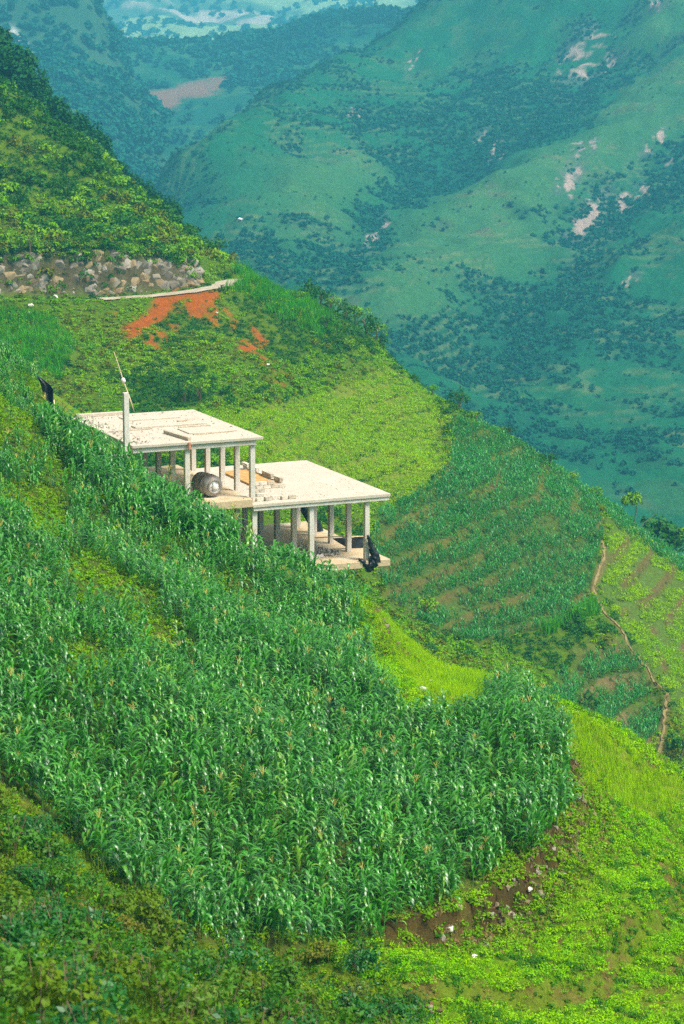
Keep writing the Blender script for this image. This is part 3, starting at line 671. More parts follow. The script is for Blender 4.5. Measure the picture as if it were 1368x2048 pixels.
dpart('shell', [(0.001, -.85), (.40, -.83), (RD, -.66), (RD, -.30), (RD+.025, -.28), (RD+.025, -.24), (RD, -.22), (RD, .22), (RD+.025, .24), (RD+.025, .28), (RD, .30), (RD, .55), (.50, .68), (.36, .76)], M_DRUM)
dpart('end_ring', [(.37, .74), (.40, .78), (.38, .82), (.30, .81), (.25, .75)], M_DRUM)
dpart('end_plate', [(.37, .745), (.30, .752), (.24, .75), (.001, .73)], M_DRUME)
dpart('hub', [(.15, .74), (.15, .86), (.12, .89), (.001, .89)], M_DRUME, 18)
for k in range(6):
    mb = MB(); a = k*math.pi/3; mb.tube([(.2*math.cos(a), .2*math.sin(a), .745), (.2*math.cos(a), .2*math.sin(a), .80)], .025, 6); o = mb.build('bolt', M_DRUM, drum); o.location = up

# leaning bamboo pole with a cup tied to it
M_BAM = plain_mat('bamboo', (.55, .42, .22), (.75, .62, .38), 7, .6)
pb = on_z(268, 824, 3.39); ptop = on_y(228, 704, pb.y)
pole = empty('bamboo_pole', wld(pb.x, pb.y, 3.39)); tag(pole, 'thin leaning bamboo pole rising from the upper roof', 'pole')
dv = (wld(*ptop)-wld(*pb)); mb = MB(); mb.tube([dv*0, dv*.25+Vector((.02, 0, 0)), dv*.52+Vector((-.02, 0, 0)), dv*.8, dv], [.045, .04, .034, .026, .018], 6); mb.build('shaft', M_BAM, pole)
for f in (.2, .38, .7, .86):
    mb = MB(); mb.tube([dv*f-dv.normalized()*.02, dv*f+dv.normalized()*.02], .05-.02*f, 6); mb.build('node_ring', M_BAM, pole)
cup = lathe([(.001, -.1), (.10, -.09), (.15, 0), (.13, .10), (.08, .12), (.001, .1)], 14).build('tied_bundle', plain_mat('white_cloth', (.7, .64, .55), (.85, .8, .72), 6))
cup.location = wld(*on_y(246, 761, pb.y)); cup.rotation_euler = (0, 1.2, .3); tag(cup, 'white rag bundle tied halfway up the leaning bamboo pole', 'rag')

# black plastic sheets
t = NT('black_plastic'); g = t.noise(6, 4); M_BLACK = t.bsdf((.012, .012, .014), .35, .5, t.bump(g, .6, .04))
def sheet(name, label, rows, yl, depth=.12, nu=10, nv=10, world=None):
    """rows: list of (left px, right px) edges from top to bottom"""
    V = []
    for j in range(nv+1):
        f = j/nv*(len(rows)-1); i = min(int(f), len(rows)-2); f -= i
        a = np.array(rows[i][0])*(1-f)+np.array(rows[i+1][0])*f; b = np.array(rows[i][1])*(1-f)+np.array(rows[i+1][1])*f
        for k in range(nu+1):
            g = k/nu; q = a*(1-g)+b*g
            if world: p = Vector(at(q[0], q[1], world)); p.y += depth*math.sin(g*9+j*.5)
            else: l = on_y(q[0], q[1], yl); p = wld(l.x, l.y+depth*math.sin(g*8+j*.7)*(.4+.6*j/nv), l.z)
            V.append(p)
    base = V[-1].copy(); mb = MB()
    mb.add([v-base for v in V], [(j*(nu+1)+k, j*(nu+1)+k+1, (j+1)*(nu+1)+k+1, (j+1)*(nu+1)+k) for j in range(nv) for k in range(nu)], True)
    o = mb.build(name, M_BLACK); o.location = base; m = o.modifiers.new('thickness', 'SOLIDIFY'); m.thickness = .012
    return tag(o, label, 'plastic sheet')
def z6(x, y): return (380+x/3.109, 880+y/3.109)
sheet('plastic_sheet', 'black plastic sheet hanging slantwise behind the middle of the ground floor', [(z6(684, 418), z6(735, 418)), (z6(705, 470), z6(775, 462)), (z6(745, 545), z6(815, 520)), (z6(772, 602), z6(850, 604))], 8.0)
sheet('plastic_sheet', 'black plastic sheet sagging from the thin rail at the right columns', [(z6(885, 612), z6(1100, 596)), (z6(925, 640), z6(1100, 640)), (z6(985, 675), z6(1100, 700))], 3.2, .10)
mb = MB(); q0 = on_y(*z6(776, 608), 2.95); q1 = on_y(*z6(1095, 599), 2.95); q0w = wld(*q0); q1w = wld(*q1)
mb.tube([(0, 0, 0), (q1w-q0w)*.5+Vector((0, 0, .03)), q1w-q0w], .03, 6); o = mb.build('bamboo_rail', M_BAM); o.location = q0w; tag(o, 'thin bamboo rail tied across the right ground floor columns', 'rail')
mb = MB()
def drape(pts, rad):
    pts = [wld(*on_y(*z6(*p), .05)) for p in pts]; b = BASE
    n = 12; P3 = []; R3 = []
    for i in range(len(pts)-1):
        for k in range(4): f = k/4; P3.append(pts[i].lerp(pts[i+1], f)-b); R3.append(rad[i]*(1-f)+rad[i+1]*f)
    P3.append(pts[-1]-b); R3.append(rad[-1])
    o0 = len(mb.v); mb.tube(P3, R3, n)
    for i in range(o0, len(mb.v)):
        ring = (i-o0)//n; ctr = Vector(P3[ring]); v = Vector(mb.v[i]); k = (i-o0) % n
        mb.v[i] = tuple(ctr+(v-ctr)*(1+.45*math.sin(k*2.6+ring*.9)+.2*math.sin(ring*2.1+k)))
BASE = wld(*on_y(*z6(1110, 800), .05))
drape([(1104, 592), (1114, 620), (1128, 670), (1148, 715), (1152, 750), (1128, 775), (1100, 782), (1068, 752), (1048, 740)], [.05, .08, .11, .2, .22, .2, .13, .10, .04])
drape([(1135, 740), (1122, 790), (1108, 812), (1104, 822)], [.16, .17, .13, .05])
o = mb.build('plastic_sheet', M_BLACK); o.location = BASE; tag(o, 'crumpled black plastic sheet draped round the front right ground floor column', 'plastic sheet')
def z7(x, y): return (x/3.42, 700+y/3.42)
gs = at(*z7(375, 440), 117.0)
sheet('plastic_sheet', 'black plastic sheet standing at the far left end of the cornfield', [(z7(252, 178), z7(268, 182)), (z7(275, 235), z7(366, 252)), (z7(292, 300), z7(368, 330)), (z7(345, 375), z7(374, 400)), (z7(372, 440), z7(384, 450))], 0, .15, world=117.0)
mb = MB(); a0 = Vector(at(*z7(383, 450), 116.9)); a9 = Vector(at(*z7(368, 340), 116.9)); mb.tube([(0, 0, -.4), a9-a0], .035, 6); o = mb.build('stake', M_BAM); o.location = a0; tag(o, 'pale wooden stake beside the far left black plastic sheet', 'stake')

# ------------------------------------------------------------------ stones: rock cutting over the road, stones in the banks, boulders
M_ROCK = rand_mat('cut_rock', [(.24, .20, .15), (.30, .25, .18), (.32, .23, .12), (.17, .14, .10), (.36, .31, .24), (.27, .18, .09)])
ROCKM = [rock_mesh('rock', M_ROCK, 18, .9, 100+i) for i in range(6)]
face = empty('rock_face', wld(0, 0, 0)); face.location = Vector(ROAD[4])+Vector((-2, 4, 0)); tag(face, 'rough grey and ochre rock cutting above the road', 'rock face')
n_ = 0
for _ in range(4000):
    if n_ >= 290: break
    ti = random.uniform(1.75, 6.9); i = int(ti); f = ti-i; p = Vector(ROAD[i])*(1-f)+Vector(ROAD[i+1])*f
    dd = Vector(ROAD[i+1])-Vector(ROAD[i]); nm = Vector((-dd.y, dd.x, 0)).normalized()
    o_ = random.uniform(1.9, 3.1); x, y = p.x+nm.x*o_, p.y+nm.y*o_
    if vnoise(np.array(x*.22), np.array(y*.22), 5) < .16: continue
    z = float(ground(np.array([x]), np.array([y]))[0])
    s = random.choice([.5, .7, .9, 1.1])
    s *= 1.75; link('rock', random.choice(ROCKM), face, Vector((x+nm.x*.5, y+nm.y*.5, z))-face.location, (random.gauss(0, .25), random.gauss(0, .25), random.uniform(-.4, .4)), (s*1.15, s*.8, s*random.uniform(.8, 1.2))); n_ += 1
M_BST = rand_mat('bank_stone', [(.20, .15, .09), (.26, .20, .12), (.15, .10, .06), (.34, .29, .22), (.20, .11, .05)])
BST = [rock_mesh('stone', M_BST, 11, .75, 200+i) for i in range(6)]
def bank_stones(name, label, B, n, t0, t1, lo, hi):
    e = empty(name, Vector(B[len(B)//2])); tag(e, label, 'stone bank')
    for _ in range(n):
        ti = random.uniform(t0, t1); i = int(ti); f = ti-i; p = Vector(B[i])*(1-f)+Vector(B[i+1])*f
        dd = Vector(B[i+1])-Vector(B[i]); nm = Vector((dd.y, -dd.x, 0)).normalized()*(1 if B is BANK else -1); o_ = random.uniform(-.1, .75)
        x, y = p.x+nm.x*o_, p.y+nm.y*o_; z = float(ground(np.array([x]), np.array([y]))[0]); s = random.uniform(lo, hi)
        link('stone', random.choice(BST), e, Vector((x, y, z))-e.location, (random.uniform(0, 6), random.uniform(0, 6), random.uniform(0, 6)), s)
bank_stones('stone_bank', 'brown stony terrace bank along the right edge of the cornfield', BANK, 270, .9, 5.6, .10, .30)
bank_stones('stone_bank', 'small stony bank between the corn and the bright grass strip', BANK2, 70, .1, 2.95, .12, .36)
M_BOUL = plain_mat('pale_stone', (.55, .5, .42), (.75, .7, .62), 3)
for px, py, s, lab in [(62, 614, .7, 'pale boulder on the slope below the left end of the road'), (58, 627, .6, 'smaller white boulder just under the pale one left of the road slope'), (110, 598, .8, 'grey boulder on the road verge at the left'), (434, 627, .4, 'white stone lying right of the red earth slip'), (536, 731, .4, 'white stone among the lower red earth patches'),
                       (900, 1860, .28, 'pale stone in the green crop below the brown bank'), (1058, 1782, .25, 'pale stone at the right foot of the brown bank'), (948, 1915, .2, 'small pale stone low in the green crop'), (112, 826, .45, 'pinkish stone beside the left black plastic sheet'),
                       (845, 1300+85, .4, 'pale stone at the lower end of the grass strip bank'), (862, 1367, .35, 'pale stone topping the lower end of the grass strip bank')]:
    h_ = hit(px, py)
    if h_: o = link('boulder', rock_mesh('boulder', M_BOUL, 14, .75, px), None, h_+Vector((0, 0, s*.2)), (0, 0, px), s); tag(o, lab, 'boulder')
e = empty('stone_heap', hit(835, 2035) or (2, 50, -21)); tag(e, 'small heap of pale stones at the bottom edge beside the bushes', 'stone heap')
for _ in range(46): link('stone', random.choice(BST), e, (random.gauss(0, .3), random.gauss(0, .5), random.uniform(0, .12)), (random.uniform(0, 6),)*3, random.uniform(.08, .2))
h_ = far_hit(mtn_h, 480, 441, 345*Q, 1100*Q)
if h_ is not None: o = link('boulder', rock_mesh('boulder', plain_mat('white_stone', (.8, .8, .78), (.9, .9, .88), 3), 12, .7, 5), None, Vector(h_)+Vector((0, -.5, .5)), None, (2.5, 1.5, 1.5)); tag(o, 'lone white boulder far off on the hazy terraces', 'boulder')

# ------------------------------------------------------------------ plant shapes
def leafy(name, mat, n, rx, rz, leaf, cz, clumps=7, seed=0, aspect=.55, hollow=.35, cr=.55, up=.35):
    """a crown of n leaf-sized quads gathered in uneven clumps"""
    r = np.random.default_rng(seed)
    cc = r.normal(size=(clumps, 3)); cc /= np.linalg.norm(cc, axis=1)[:, None]; cc *= r.uniform(hollow, .75, clumps)[:, None]; cc[:, 2] = np.abs(cc[:, 2])*.9-.25
    k = r.integers(0, clumps, n); d = r.normal(size=(n, 3)); d /= np.linalg.norm(d, axis=1)[:, None]
    p = cc[k]+d*(r.uniform(.35, 1, n)**.5*cr)[:, None]*r.uniform(.6, 1.1, clumps)[k][:, None]
    p[:, 0] *= rx; p[:, 1] *= rx; p[:, 2] = p[:, 2]*rz+cz
    nr = d*.8+np.array([0, 0, up])+r.normal(size=(n, 3))*.45; nr /= np.linalg.norm(nr, axis=1)[:, None]
    t = np.cross(nr, r.normal(size=(n, 3))); t /= np.linalg.norm(t, axis=1)[:, None]; b = np.cross(nr, t)
    L = leaf*r.uniform(.6, 1.3, n)[:, None]; W = L*aspect*.5
    V = np.stack([p, p+t*L*.5+b*W, p+t*L-nr*L*.18, p+t*L*.5-b*W], 1).reshape(-1, 3)
    V = V-np.repeat(t*L*.5, 4, 0)
    return np_mesh(name, V, np.arange(4*n).reshape(-1, 4), mat, False)
def tuft(name, mat, n, rad, h, wid, seed=0, lean=.5, seg=2):
    r = np.random.default_rng(seed); V = []; Q = []
    for i in range(n):
        a = r.uniform(0, 6.28); q = rad*math.sqrt(r.random()); x, y = q*math.cos(a), q*math.sin(a); b = r.uniform(0, 6.28); hh = h*r.uniform(.55, 1.15); l = lean*r.uniform(.3, 1.2)*hh
        dx, dy = math.cos(b), math.sin(b); o = len(V)
        for s in range(seg+1):
            f = s/seg; w = wid*(1-.85*f); cx = x+dx*l*f*f; cy = y+dy*l*f*f; cz = hh*f*(1-.25*lean*f)
            V += [(cx-dy*w, cy+dx*w, cz), (cx+dy*w, cy-dx*w, cz)]
        for s in range(seg): Q.append((o+2*s, o+2*s+1, o+2*s+3, o+2*s+2))
    return np_mesh(name, V, Q, mat, True)
def leaf_strip(L, W, rise, droop, seg=6, fold=.35, tw=0.0):
    """one arching maize leaf along +X: climbs, bends over and hangs"""
    V = []; Q = []; x = z = 0.0; a = rise
    for s in range(seg+1):
        f = s/seg; w = W*.5*(1-.55*(1-min(1, f*4))**2)*(1-f**2.6)+.002; ca = a
        c_, s_ = math.cos(tw*f), math.sin(tw*f); up = w*fold
        V += [(x-0, w*c_, z+up), (x, 0, z), (x, -w*c_, z+up)]
        a = rise-droop*(f*1.15)**1.7; x += L/seg*math.cos(a); z += L/seg*math.sin(a)
    for s in range(seg):
        o = 3*s; Q += [(o, o+3, o+4, o+1), (o+1, o+4, o+5, o+2)]
    return V, Q
def maize(seed, H=1.45, nl=10, Lf=.82, Wf=.085, seg=6, fold=.35):
    """list of leaf placements (variant parameters) for a plant"""
    r = random.Random(seed); out = []; az = r.uniform(0, 6.28)
    for i in range(nl):
        f = (i+.6)/nl; L = Lf*(.65+.55*math.sin(math.pi*min(1, .25+.7*f)))*r.uniform(.85, 1.12)
        out.append((H*(.12+.80*f), az+(i % 2)*math.pi+r.uniform(-.45, .45), r.randrange(5), L/Lf))
    return out
def merge(parts):
    V = []; Q = []; T = []; n = 0
    for v, q in parts:
        V.append(np.asarray(v, float)); Q.append(np.asarray(q, int)+n); n += len(v)
    return np.concatenate(V), np.concatenate(Q)

G_CORN = maize_mat('maize_leaf', (.0015, .09, .001), (.045, .29, .005), (.20, .36, .02))
G_STALK = plain_mat('maize_stalk', (.05, .17, .03), (.12, .24, .06), 4, .6)
G_TAS = plain_mat('maize_tassel', (.50, .42, .08), (.62, .54, .14), 6, .8)
G_CORNF = leaf_mat('far_maize_leaf', (.006, .15, .012), (.06, .33, .04), 0.42, 0.45, 0.2, (.04, .3, .01), .15, (.10, .2, .06))
LV = [leaf_strip(.63, .115, 1.1, 2.7, fold=.22), leaf_strip(.63, .105, .9, 2.4, fold=.22), leaf_strip(.63, .12, 1.25, 3.1, fold=.2), leaf_strip(.63, .10, 1.1, 2.2, fold=.25), leaf_strip(.63, .115, .8, 2.6, fold=.22)]
def rib_glints(n): return (np.arange(n) % 3 == 1)*1.0
LEAFM = [np_mesh('leaf', v, q, G_CORN, True, dict(rib=rib_glints(len(v)))) for v, q in LV]
def xf(v, sc_, rz, z):
    v = np.asarray(v, float)*sc_; c_, s_ = math.cos(rz), math.sin(rz)
    return np.stack([v[:, 0]*c_-v[:, 1]*s_, v[:, 0]*s_+v[:, 1]*c_, v[:, 2]+z], 1)
def stalk_mesh(H):
    mb = MB(); mb.tube([(0, 0, -.1), (.01, 0, H*.5), (0, .01, H)], [.018, .014, .006], 5, False); return mb.mesh('stalk', G_STALK)
def tassel_mesh(seed):
    r = random.Random(seed); mb = MB()
    for k in range(6):
        a = r.uniform(0, 6.28); t_ = .05 if k == 0 else r.uniform(.3, .8); d = Vector((math.cos(a)*math.sin(t_), math.sin(a)*math.sin(t_), math.cos(t_)))
        mb.tube([(0, 0, -.06), d*.14, d*.26+Vector((0, 0, -.03*t_))], [.009, .009, .004], 3, False)
    return mb.mesh('tassel', G_TAS)
PLANTS = [(H, maize(i, H)) for i, H in enumerate((1.30, 1.45, 1.55, 1.4, 1.2))]
STALKS = [stalk_mesh(h) for h, _ in PLANTS]; TASS = [tassel_mesh(i) for i in range(3)]
def whole_plant(i, mats, tass=False):
    H, lv = PLANTS[i]; v, q = merge([(xf(LV[k][0], s, rz, z), LV[k][1]) for z, rz, k, s in lv])
    rb = list(rib_glints(len(v))); me0 = STALKS[i]; sv = [tuple(p.co) for p in me0.vertices]; sq = [tuple(p.vertices) for p in me0.polygons]
    n = len(v); V = list(map(tuple, v))+sv; Q = [tuple(x) for x in q]+[tuple(a+n for a in p) for p in sq]; mi = [0]*len(q)+[1]*len(sq)
    if tass:
        n = len(V); tm_ = TASS[i % 3]; V += [(p.co.x, p.co.y, p.co.z+H) for p in tm_.vertices]; Q += [tuple(a+n for a in p.vertices) for p in tm_.polygons]; mi += [2]*len(tm_.polygons)
    return np_mesh('maize', V, Q, mats, True, dict(rib=np.array(rb+[0]*(len(V)-len(rb)))), mi=mi)
CORNP = [whole_plant(i, [G_CORN, G_STALK, G_TAS]) for i in range(5)]+[whole_plant(i, [G_CORN, G_STALK, G_TAS], True) for i in (1, 2)]
def small_corn(seed):
    pr = []; r = random.Random(seed)
    for i in range(6):
        v, q = leaf_strip(.75, .13, r.uniform(1.0, 1.35), r.uniform(1.7, 2.5), 3, .3); pr.append((xf(v, r.uniform(.8, 1.1), i*2.6+r.uniform(-.4, .4), .15+.17*i), q))
    v, q = merge(pr); return np_mesh('far_maize', v, q, G_CORNF, True)
SCORN = [small_corn(i) for i in range(4)]

def sample(x0, x1, y0, y1, dens, mask, rows=None, lim=12.0):
    n = int((x1-x0)*(y1-y0)*dens); x = RNG.uniform(x0, x1, n); y = RNG.uniform(y0, y1, n)
    k = np.abs(np.arctan2(x, y)) < math.radians(lim); x, y = x[k], y[k]
    z = ground(x, y); px, py = project(x, y, z); k = mask(x, y, z, px, py); return x[k], y[k], z[k], px[k], py[k]
def rots(n, tilt=.12): return np.stack([RNG.normal(0, tilt, n), RNG.normal(0, tilt, n), RNG.uniform(0, 6.283, n)], 1)
def house_xy(x, y):
    dx, dy = x-BO.x, y-BO.y; return dx*BU.x+dy*BU.y, dx*BV.x+dy*BV.y
def off_house(x, y, m=.3):
    a, b = house_xy(x, y); return ~((a > -15.3-m) & (a < m) & (b > -m) & (b < 11.2+m))

# ------------------------------------------------------------------ foreground cornfield
GAPS = [((230,1020),(40,70)),((330,1110),(60,50)),((180,1180),(60,60)),((300,1010),(30,70)),((330,1300),(50,40)),((180,1340),(60,40)),((90,1060),(40,60)),((60,880),(40,60)),((120,960),(30,50)),]
def gapf(px, py):
    g = np.zeros(px.shape)
    for (cx, cy), (rx, ry) in GAPS: g = np.maximum(g, np.exp(-(((px-cx)/rx)**2+((py-cy)/ry)**2)))
    return g
gx, gy = np.meshgrid(np.arange(-45, 12, .33), np.arange(50, 150, .43)); gx = gx+RNG.normal(0, .10, gx.shape)+(gy*.13); gy = gy+RNG.normal(0, .09, gy.shape)
gx = gx.ravel(); gy = gy.ravel(); gz = ground(gx, gy); gpx, gpy = project(gx, gy, gz)
wx, wy = fbm(gx*.5, gy*.5, 7, 3)-.5, 0
ha, hb = house_xy(gx, gy); nearh = ((hb < .5) & (hb > -15) & (ha > -19) & (ha < 3))*1.0
keep = inpoly(gpx+wx*50, gpy+wx*30, CORN1) & off_house(gx, gy, .1) & (np.abs(np.arctan2(gx, gy)) < math.radians(13))
keep &= RNG.random(gx.shape) > np.clip(gapf(gpx, gpy)*1.2*(1-.7*nearh)+.85*sstep(.46, .58, fbm(gx*.45,gy*.16,303,3))*(1-nearh)*np.clip((1420-gpy)/250, 0, 1)*np.clip((760-gpx)/250, 0, 1), .03, .97)
d2, _, _ = seg_dist(gx, gy, BANK2); keep &= d2 > .7
gx, gy, gz, gpx, gpy = gx[keep], gy[keep], gz[keep], gpx[keep], gpy[keep]
BUSHZ = [(-900,1500),(-200,1560),(0,1572),(105,1628),(215,1748),(330,1832),(480,1885),(640,1905),(760,1935),(850,2010),(880,2300),(-900,2300)]
vis = (gpx > -10) & (gpx < 1372) & (gpy-70 < 1880)
order = np.argsort(np.where(vis, np.hypot(gx, gy), 1e6)); front = order[:300]; rest = np.ones(len(gx), bool); rest[front] = False
ha, hb = house_xy(gx, gy); nearh = ((hb < .5) & (hb > -12) & (ha > -19) & (ha < 3))*1.0
scl_ = RNG.uniform(.56, 1.0, len(gx))*(1+.65*nearh)*(1-.2*np.clip((gy-90)/30, 0, 1))*(1-.25*gapf(gpx, gpy))
idx_ = np.where(RNG.random(len(gx)) < .05, RNG.integers(5, 7, len(gx)), RNG.integers(0, 5, len(gx)))
P = np.stack([gx, gy, gz], 1)
scatter('maize_field', CORNP, P[rest], rots(int(rest.sum()), .10), scl_[rest], idx_[rest])
def new_plant(i, tass):
    H, lv = PLANTS[i]; e = empty('corn_plant'); tag(e, 'tall green corn plant with arching leaves in the lower rows of the foreground field', 'corn plant', 'corn plants in the lower rows of the foreground field')
    link('stalk', STALKS[i], e)
    for z, rz, k, s in lv: link('leaf', LEAFM[k], e, (0, 0, z), (0, 0, rz), s)
    if tass: link('tassel', TASS[i % 3], e, (0, 0, H))
    return e
def copy_tree(o, kids):
    c_ = o.copy(); COL.objects.link(c_)
    for k in kids: q = k.copy(); COL.objects.link(q); q.parent = c_
    return c_
made = {}
for j in front:
    i = int(idx_[j]); key = i
    if key not in made: o = new_plant(i if i < 5 else (1, 2)[i-5], i >= 5); made[key] = (o, list(o.children))
    else: o = copy_tree(*made[key])
    o.location = P[j]; o.rotation_euler = (random.gauss(0, .09), random.gauss(0, .09), random.uniform(0, 6.28)); o.scale = (scl_[j],)*3

# ------------------------------------------------------------------ low cover on the near spur
G_WEED = leaf_mat('weed_leaf', (.09, .27, .002), (.22, .38, .003), 0.8, 0.06, 0.3, (.2,.38,.001), .5, (.20, .14, .03))
G_SOY = leaf_mat('bean_leaf', (.14, .42, .001), (.36, .60, .002), 0.8, 0.06, 0.3, (.2,.45,.001), .35, (.02, .12, .015))
G_RICE = leaf_mat('bright_grass', (.25, .50, .001), (.40, .60, .002), 0.8, 0.05, 0.35, (.3,.5,.001), .25)
G_DARKW = leaf_mat('dark_weed', (.02, .13, .003), (.06, .20, .004), .7, .1, .25, (.06, .22, .002), .5)
G_DRY = leaf_mat('dry_weed', (.20, .12, .04), (.30, .22, .07), .8, .15, .2, None, .8)
WEED = [leafy('weed', G_WEED, 26, .28, .16, .11, .10, 5, i, .6, .2, .6, .9) for i in range(4)]
SOY = [leafy('bean', G_SOY, 46, .27, .15, .072, .13, 7, 20+i, .75, .25, .6, 1.1) for i in range(4)]
RICE = [tuft('grass', G_RICE, 26, .22, .34, .010, 40+i, .5) for i in range(4)]
DRY = [tuft('dry', G_DRY, 14, .22, .22, .008, 60+i, .8) for i in range(2)]+[leafy('dry', G_DRY, 18, .25, .12, .08, .06, 4, 66, .5, .2, .6, .8)]
notroad = lambda x, y, z, px, py: y < 130
def m_weed(x, y, z, px, py): return inpoly(px, py, CORN1) & (gapf(px, py)+.8*sstep(.42, .54, fbm(x*.45,y*.16,303,3))*(py < 1450)+.3*RNG.random(x.shape) > .2) & off_house(x, y, 0)
x, y, z, px, py = sample(-34, 12, 50, 150, 18, m_weed)
scatter('field_weeds', WEED, np.stack([x, y, z], 1), rots(len(x), .2), RNG.uniform(.5, 1.15, len(x)))
def bankd(x, y):
    d = np.full(x.shape, 99.)
    for B in (BANK, BANK2):
        q, t_, s_ = seg_dist(x, y, B); d = np.minimum(d, np.where((t_ > .5) & (t_ < len(B)-1.15), q, 99))
    return d
def m_soy(x, y, z, px, py):
    b = fbm(x*.35, y*.35, 121, 3); f_, q_ = arcf(x, y)
    bare = sstep(.66, .76, f_)*sstep(.98, .9, f_)*(q_ > .5)*sstep(.36, .5, fbm(x*.25, y*.25, 131, 2))
    return ~inpoly(px, py, CORN1) & ~inpoly(px, py, RICE1) & ~inpoly(px, py, RICE2) & (bankd(x, y) > .9*RNG.random(x.shape)**1.5) & (b+.3*RNG.random(x.shape) > .36) & (bare < .5+.55*RNG.random(x.shape)) & off_house(x, y, 0) & (py > 1180) & (px > 330)
x, y, z, px, py = sample(-14, 26, 44, 112, 30, m_soy)
ix = np.where(RNG.random(len(x)) < .38, RNG.integers(4, 6, len(x)), RNG.integers(0, 4, len(x))); ix = np.where((fbm(x*.8, y*.8, 317, 3) > .60) & (RNG.random(len(x)) < .7), 6, ix)
LIMET = [tuft('bean', G_SOY, 22, .24, .24, .012, 80+i, .7) for i in range(2)]+[leafy('bean', G_DARKW, 34, .26, .16, .08, .11, 6, 85, .6, .2, .6, .9)]
scatter('bean_crop', SOY+LIMET, np.stack([x, y, z], 1), rots(len(x), .22), RNG.uniform(.4, 1.1, len(x)), ix)
def m_arc(x, y, z, px, py):
    f_, q_ = arcf(x, y); return ~inpoly(px, py, CORN1) & ~inpoly(px, py, RICE1) & (q_ > .5) & (f_ > .58) & (py > 1180) & (px > 330)
x, y, z, px, py = sample(-14, 26, 44, 112, 14, m_arc)
scatter('terrace_edge_weeds', WEED+DRY+[leafy('weed', G_DARKW, 30, .28, .18, .10, .10, 5, 70+i, .6, .2, .6, .9) for i in range(2)], np.stack([x, y, z], 1), rots(len(x), .3), RNG.uniform(.4, .9, len(x)), RNG.choice([0, 1, 4, 5, 6, 7, 8, 7, 8, 2], len(x)))
x, y, z, px, py = sample(-4, 12, 58, 112, 44, lambda x, y, z, px, py: (bankd(x, y) < 1.3) & (fbm(x*.9, y*.9, 307, 3) > .40))
scatter('bank_weeds', WEED+DRY, np.stack([x, y, z], 1), rots(len(x), .35), RNG.uniform(.6, 1.2, len(x)), RNG.choice([0, 1, 2, 3, 4, 5, 6, 6, 1], len(x)))
x, y, z, px, py = sample(-14, 26, 44, 112, 3.0, lambda x, y, z, px, py: ~inpoly(px, py, CORN1) & (py > 1180) & off_house(x, y, 0) & (fbm(x*.3, y*.3, 141, 2) > .5))
scatter('dry_weeds', DRY, np.stack([x, y, z], 1), rots(len(x), .25), RNG.uniform(.5, 1.1, len(x)))
x, y, z, px, py = sample(-8, 26, 60, 112, 38, lambda x, y, z, px, py: (inpoly(px, py, RICE1) | inpoly(px+40*(RNG.random(x.shape)-.5), py+30*(RNG.random(x.shape)-.5), RICE2)) & (bankd(x, y) > .3) & (RNG.random(x.shape) > np.where(inpoly(px, py, RICE1), .0, .35)))
scatter('bright_grass', RICE, np.stack([x, y, z], 1), rots(len(x), .15), RNG.uniform(.6, 1.2, len(x)))

# ------------------------------------------------------------------ foreground bushes
G_B1 = leaf_mat('bush_leaf_green', (.020, .14, .003), (.09, .24, .004), 0.5, 0.25, 0.28, (.08,.26,.002), .6, (.18, .20, .03))
G_B2 = leaf_mat('bush_leaf_dark', (.008, .10, .008), (.03, .16, .015), 0.42, 0.35, 0.22, (.03,.2,.01), .6)
G_B3 = leaf_mat('bush_leaf_olive', (.06, .15, .003), (.16, .24, .005), 0.6, 0.15, 0.28, (.16,.25,.003), .6, (.26, .11, .03))
G_STEM = plain_mat('bush_stem', (.16, .11, .06), (.28, .20, .11), 6)
def stems(n, h, seed, r0=.016):
    r = random.Random(seed); mb = MB()
    for k in range(n):
        a = r.uniform(0, 6.28); l = r.uniform(.15, .5); mb.tube([(0, 0, -.15), (math.cos(a)*l*h*.3, math.sin(a)*l*h*.3, h*.45), (math.cos(a)*l*h*.8, math.sin(a)*l*h*.8, h*r.uniform(.85, 1.1))], [r0, r0*.8, r0*.3], 4, False)
    return mb.mesh('stem', G_STEM)
KINDS_B = []
for i, (m, lab) in enumerate([(G_B1, 'green'), (G_B2, 'dark green'), (G_B3, 'olive'), (G_B1, 'green'), (G_B2, 'dark green'), (G_B3, 'olive')]):
    KINDS_B.append((leafy('crown', m, 300, .62, .52, .135, .50, 10, 300+i, .52, .3, .5, .5), stems(5, .85, 300+i), lab))
bx, by, bz, bqx, bqy = sample(-14, 6, 22, 66, .95, lambda x, y, z, px, py: inpoly(px, py, BUSHZ) & (px > -160), lim=11)
o_ = np.argsort(-by); bx, by, bz, bqx, bqy = bx[o_], by[o_], bz[o_], bqx[o_], bqy[o_]
BSRC = {}
sel = [j for j in range(len(bx)) if -60 < bqx[j] < 900][-290:]
for j in sel:
    k = int(_hash(np.array(j), np.array(3), 1)*6)
    if k not in BSRC:
        e = empty('bush'); cm, sm, lab = KINDS_B[k]; link('crown', cm, e); link('stem', sm, e); BSRC[k] = (e, list(e.children)); o = e
    else: o = copy_tree(*BSRC[k])
    s = random.uniform(.55, 1.15)*(.8 if by[j] < 30 else 1); o.location = (bx[j], by[j], bz[j]); o.rotation_euler = (random.gauss(0, .15), random.gauss(0, .15), random.uniform(0, 6.28)); o.scale = (s, s, s*random.uniform(.8, 1.2))
    tag(o, '%s leafy bush in the tangled thicket at the lower left' % KINDS_B[k][2], 'bush', '%s bushes of the lower left thicket' % KINDS_B[k][2])
x, y, z, px, py = sample(-14, 6, 18, 66, 8, lambda x, y, z, px, py: inpoly(px, py, BUSHZ), lim=12)
